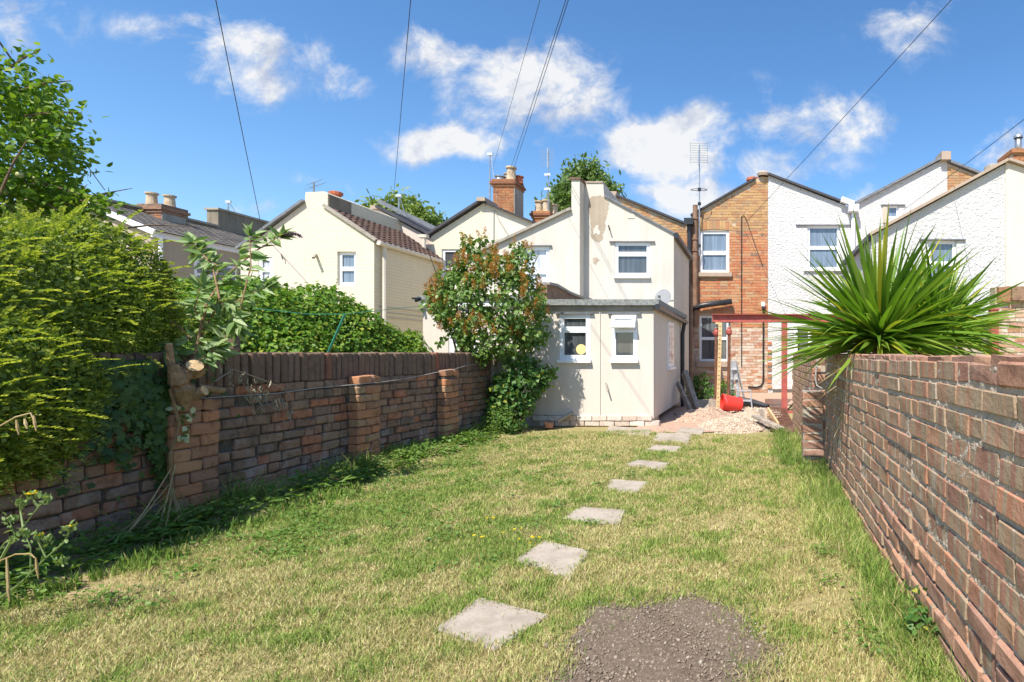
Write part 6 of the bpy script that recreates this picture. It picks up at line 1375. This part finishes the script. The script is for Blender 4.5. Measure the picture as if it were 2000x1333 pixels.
# each strap leaf its own part up to 300 (those of the nearest head), the rest joined
nv, nf = 27, 16; made = 0; rest = MB()
for gi, m_ in enumerate(LF):
    for i in range(len(m_.v)//nv):
        vs_ = m_.v[i*nv:(i+1)*nv]; fs_ = [tuple(q-i*nv for q in f) for f in m_.f[i*nf:(i+1)*nf]]; rs = m_.r[i*nf:(i+1)*nf]
        if made < 298 and (gi == 0 and i < 210 or gi == 1 and i < 88):
            o_ = MB(); o_.v = vs_; o_.f = fs_; o_.r = rs; o_.build('leaf', 'cordyline_leaf', CD, smooth=True); made += 1
        else:
            b = len(rest.v); rest.v += vs_; rest.f += [tuple(q+b for q in f) for f in fs_]; rest.r += rs
dr_ = straps((1.12, 5.0, 1.22), 60, .8, 9, -.75); q_ = [i for i in range(60) if dr_.v[i*27+24][2] < 1.15]
dm = MB()
for i in q_: b_ = len(dm.v); dm.v += dr_.v[i*27:(i+1)*27]; dm.f += [tuple(q-i*27+b_ for q in f) for f in dr_.f[i*16:(i+1)*16]]; dm.r += dr_.r[i*16:(i+1)*16]
kind(dm.build('dead_leaves', 'straw', CD), 'stuff')
kind(rest.build('rear_leaves', 'cordyline_leaf', CD, smooth=True), 'stuff')

# --- far trees
def fartree(label, blobs, nc, mat, base):
    t_ = thing('tree', label, 'tree', base, 'trees beyond the houses'); P, N = clumps(blobs, nc, 26, .32, .15); n = len(P)
    leaves('crown', mat, P, rdir(n)+N*.3, N+rdir(n)*.8, RG.uniform(.22, .4, n), 'oval', t_); mb = MB(); mb.tube([base, (blobs[0][0], blobs[0][1], blobs[0][2])], [.4, .2], 8)
    for k in range(8): e = P[RG.integers(n)]; mb.tube([(blobs[0][0], blobs[0][1], blobs[0][2]-1), e], [.12, .03], 5)
    mb.build('trunk', 'bark', t_)
Y = 34; c = lambda px, py, rx, ry: (U(px, Y), Y, W(py, Y), rx*Y/F, 1.6, ry*Y/F)
fartree('rounded yellow-green tree behind the slate roof', [c(790, 432, 44, 34), c(760, 424, 24, 26), c(825, 445, 22, 26)], 150, 'far_leaf', (U(792, Y), Y, 0))
fartree('tall dark green tree behind the pale pillar and stained gable', [c(1140, 385, 42, 46), c(1100, 415, 34, 30), c(1180, 390, 24, 32), c(1150, 345, 20, 18)], 210, 'far_dark_leaf', (U(1140, Y), Y, 0))
fartree('small dark tree tip between the slate roof and cream gable', [c(850, 448, 16, 12)], 25, 'far_dark_leaf', (U(850, Y), Y, 0))

# --- oxtongue weed in the left foreground
WD = thing('flowering_weed', 'tall bristly weed with yellow flowers at the lower left edge', 'weed', (-3.3, 2.55, 0)); mb = MB(); lp, ld = [], []; heads = []
def stem(pts, r0, nl, h=True, closed=False):
    pts = [Vector(p) for p in pts]; mb.tube(pts, [r0*(1-.6*i/(len(pts)-1)) for i in range(len(pts))], 6)
    for k in range(nl):
        i = random.randrange(len(pts)-1); p = pts[i].lerp(pts[i+1], random.random()); lp.append(tuple(p)); ld.append((random.gauss(0, .6), random.gauss(0, .6), random.gauss(.3, .4)))
    heads.append(pts[-1])
YW = 2.45
def S(*a): return [B(px, py, YW+dy) for px, py, dy in a]
stem(S((-30, 1150, 0), (20, 1060, 0), (45, 1030, 0), (75, 990, .02), (62, 972, .02)), .006, 16)
stem(S((45, 1030, 0), (40, 1000, .02), (38, 985, .02)), .004, 6); stem(S((75, 990, .02), (90, 978, .02)), .003, 5); stem(S((30, 1045, 0), (18, 1017, 0)), .003, 5)
stem(S((-30, 1190, 0), (40, 1140, 0), (90, 1090, 0), (125, 1060, 0), (138, 1035, 0)), .006, 16); stem(S((90, 1090, 0), (75, 1060, 0), (78, 1052, 0)), .003, 6); stem(S((60, 1120, 0), (60, 1070, 0), (50, 1045, 0)), .004, 14)
stem(S((-30, 1210, .05), (30, 1150, .05), (80, 1100, .05), (90, 1060, .05)), .005, 10); stem(S((-20, 1100, 0), (10, 1060, 0), (30, 1055, 0)), .004, 14); stem(S((100, 1085, 0), (110, 1100, 0), (120, 1100, 0)), .003, 5)
mb.build('stems', 'oxtongue', WD)
for hd in heads:
    for k in range(26): lp.append(tuple(hd+Vector([random.gauss(0, .009) for _ in range(3)]))); ld.append((random.gauss(0, .5), random.gauss(0, .5), 1))
n = len(lp); leaves('leaves', 'oxtongue', lp, ld, rdir(n), RG.uniform(.010, .03, n), 'oval', WD)
for hd in (heads[0], heads[4], heads[5]):
    k = 16; a = np.arange(k)*6.283/k; D = np.column_stack([np.cos(a), np.sin(a)*.6-.3, np.full(k, .35)]); leaves('flower', 'yellow_petal', np.tile(tuple(hd+Vector((0, 0, .012))), (k, 1)), D, np.tile((0, -.4, 1.), (k, 1)), .024 if hd == heads[0] else .017, 'tiny', WD)
# catkin-like dry grass heads hanging
dg = thing('dry_grass_stalk', 'arching dry grass stalks with drooping tan heads at the left edge', 'grass stalk', (-3.4, 2.5, 0))
for (pts, hs) in (([(-40, 840), (0, 832), (30, 815), (60, 807), (68, 825)], [(34, 820, 850), (50, 818, 838), (68, 812, 842)]), ([(-40, 1130), (-10, 1100), (30, 1083), (60, 1082), (68, 1090)], [(15, 1090, 1165), (72, 1090, 1130), (16, 1130, 1176)])):
    mb = MB(); mb.tube([B(a, b, 2.4) for a, b in pts], .003, 5); mb.build('stalk', 'straw', dg)
    for (px, a, b) in hs: mb = MB(); mb.tube([B(px-2, a, 2.4), B(px, (a+b)/2, 2.4), B(px+3, b, 2.4)], [.003, .006, .002], 6); mb.build('seed_head', 'straw', dg)
# dry stalks leaning on the wall foot
ds = thing('dry_stalks', 'bundle of dry pale stalks lying against the foot of the left wall', 'stalks', (-3.9, 3.7, 0)); mb = MB()
for k in range(12): a = Vector(B(random.uniform(320, 345), random.uniform(900, 1010), 3.9)); a.x = max(a.x, -4.05); b = Vector((random.uniform(-3.9, -3.6), random.uniform(3.1, 3.7), .03)); mb.tube([a, (a+b)/2+Vector((0, 0, random.uniform(-.05, .02))), b], [.003, .004, .003], 4)
mb.build('stems', 'straw', ds)

sc.render.engine = 'CYCLES'; sc.cycles.max_bounces = 6; sc.cycles.transparent_max_bounces = 4
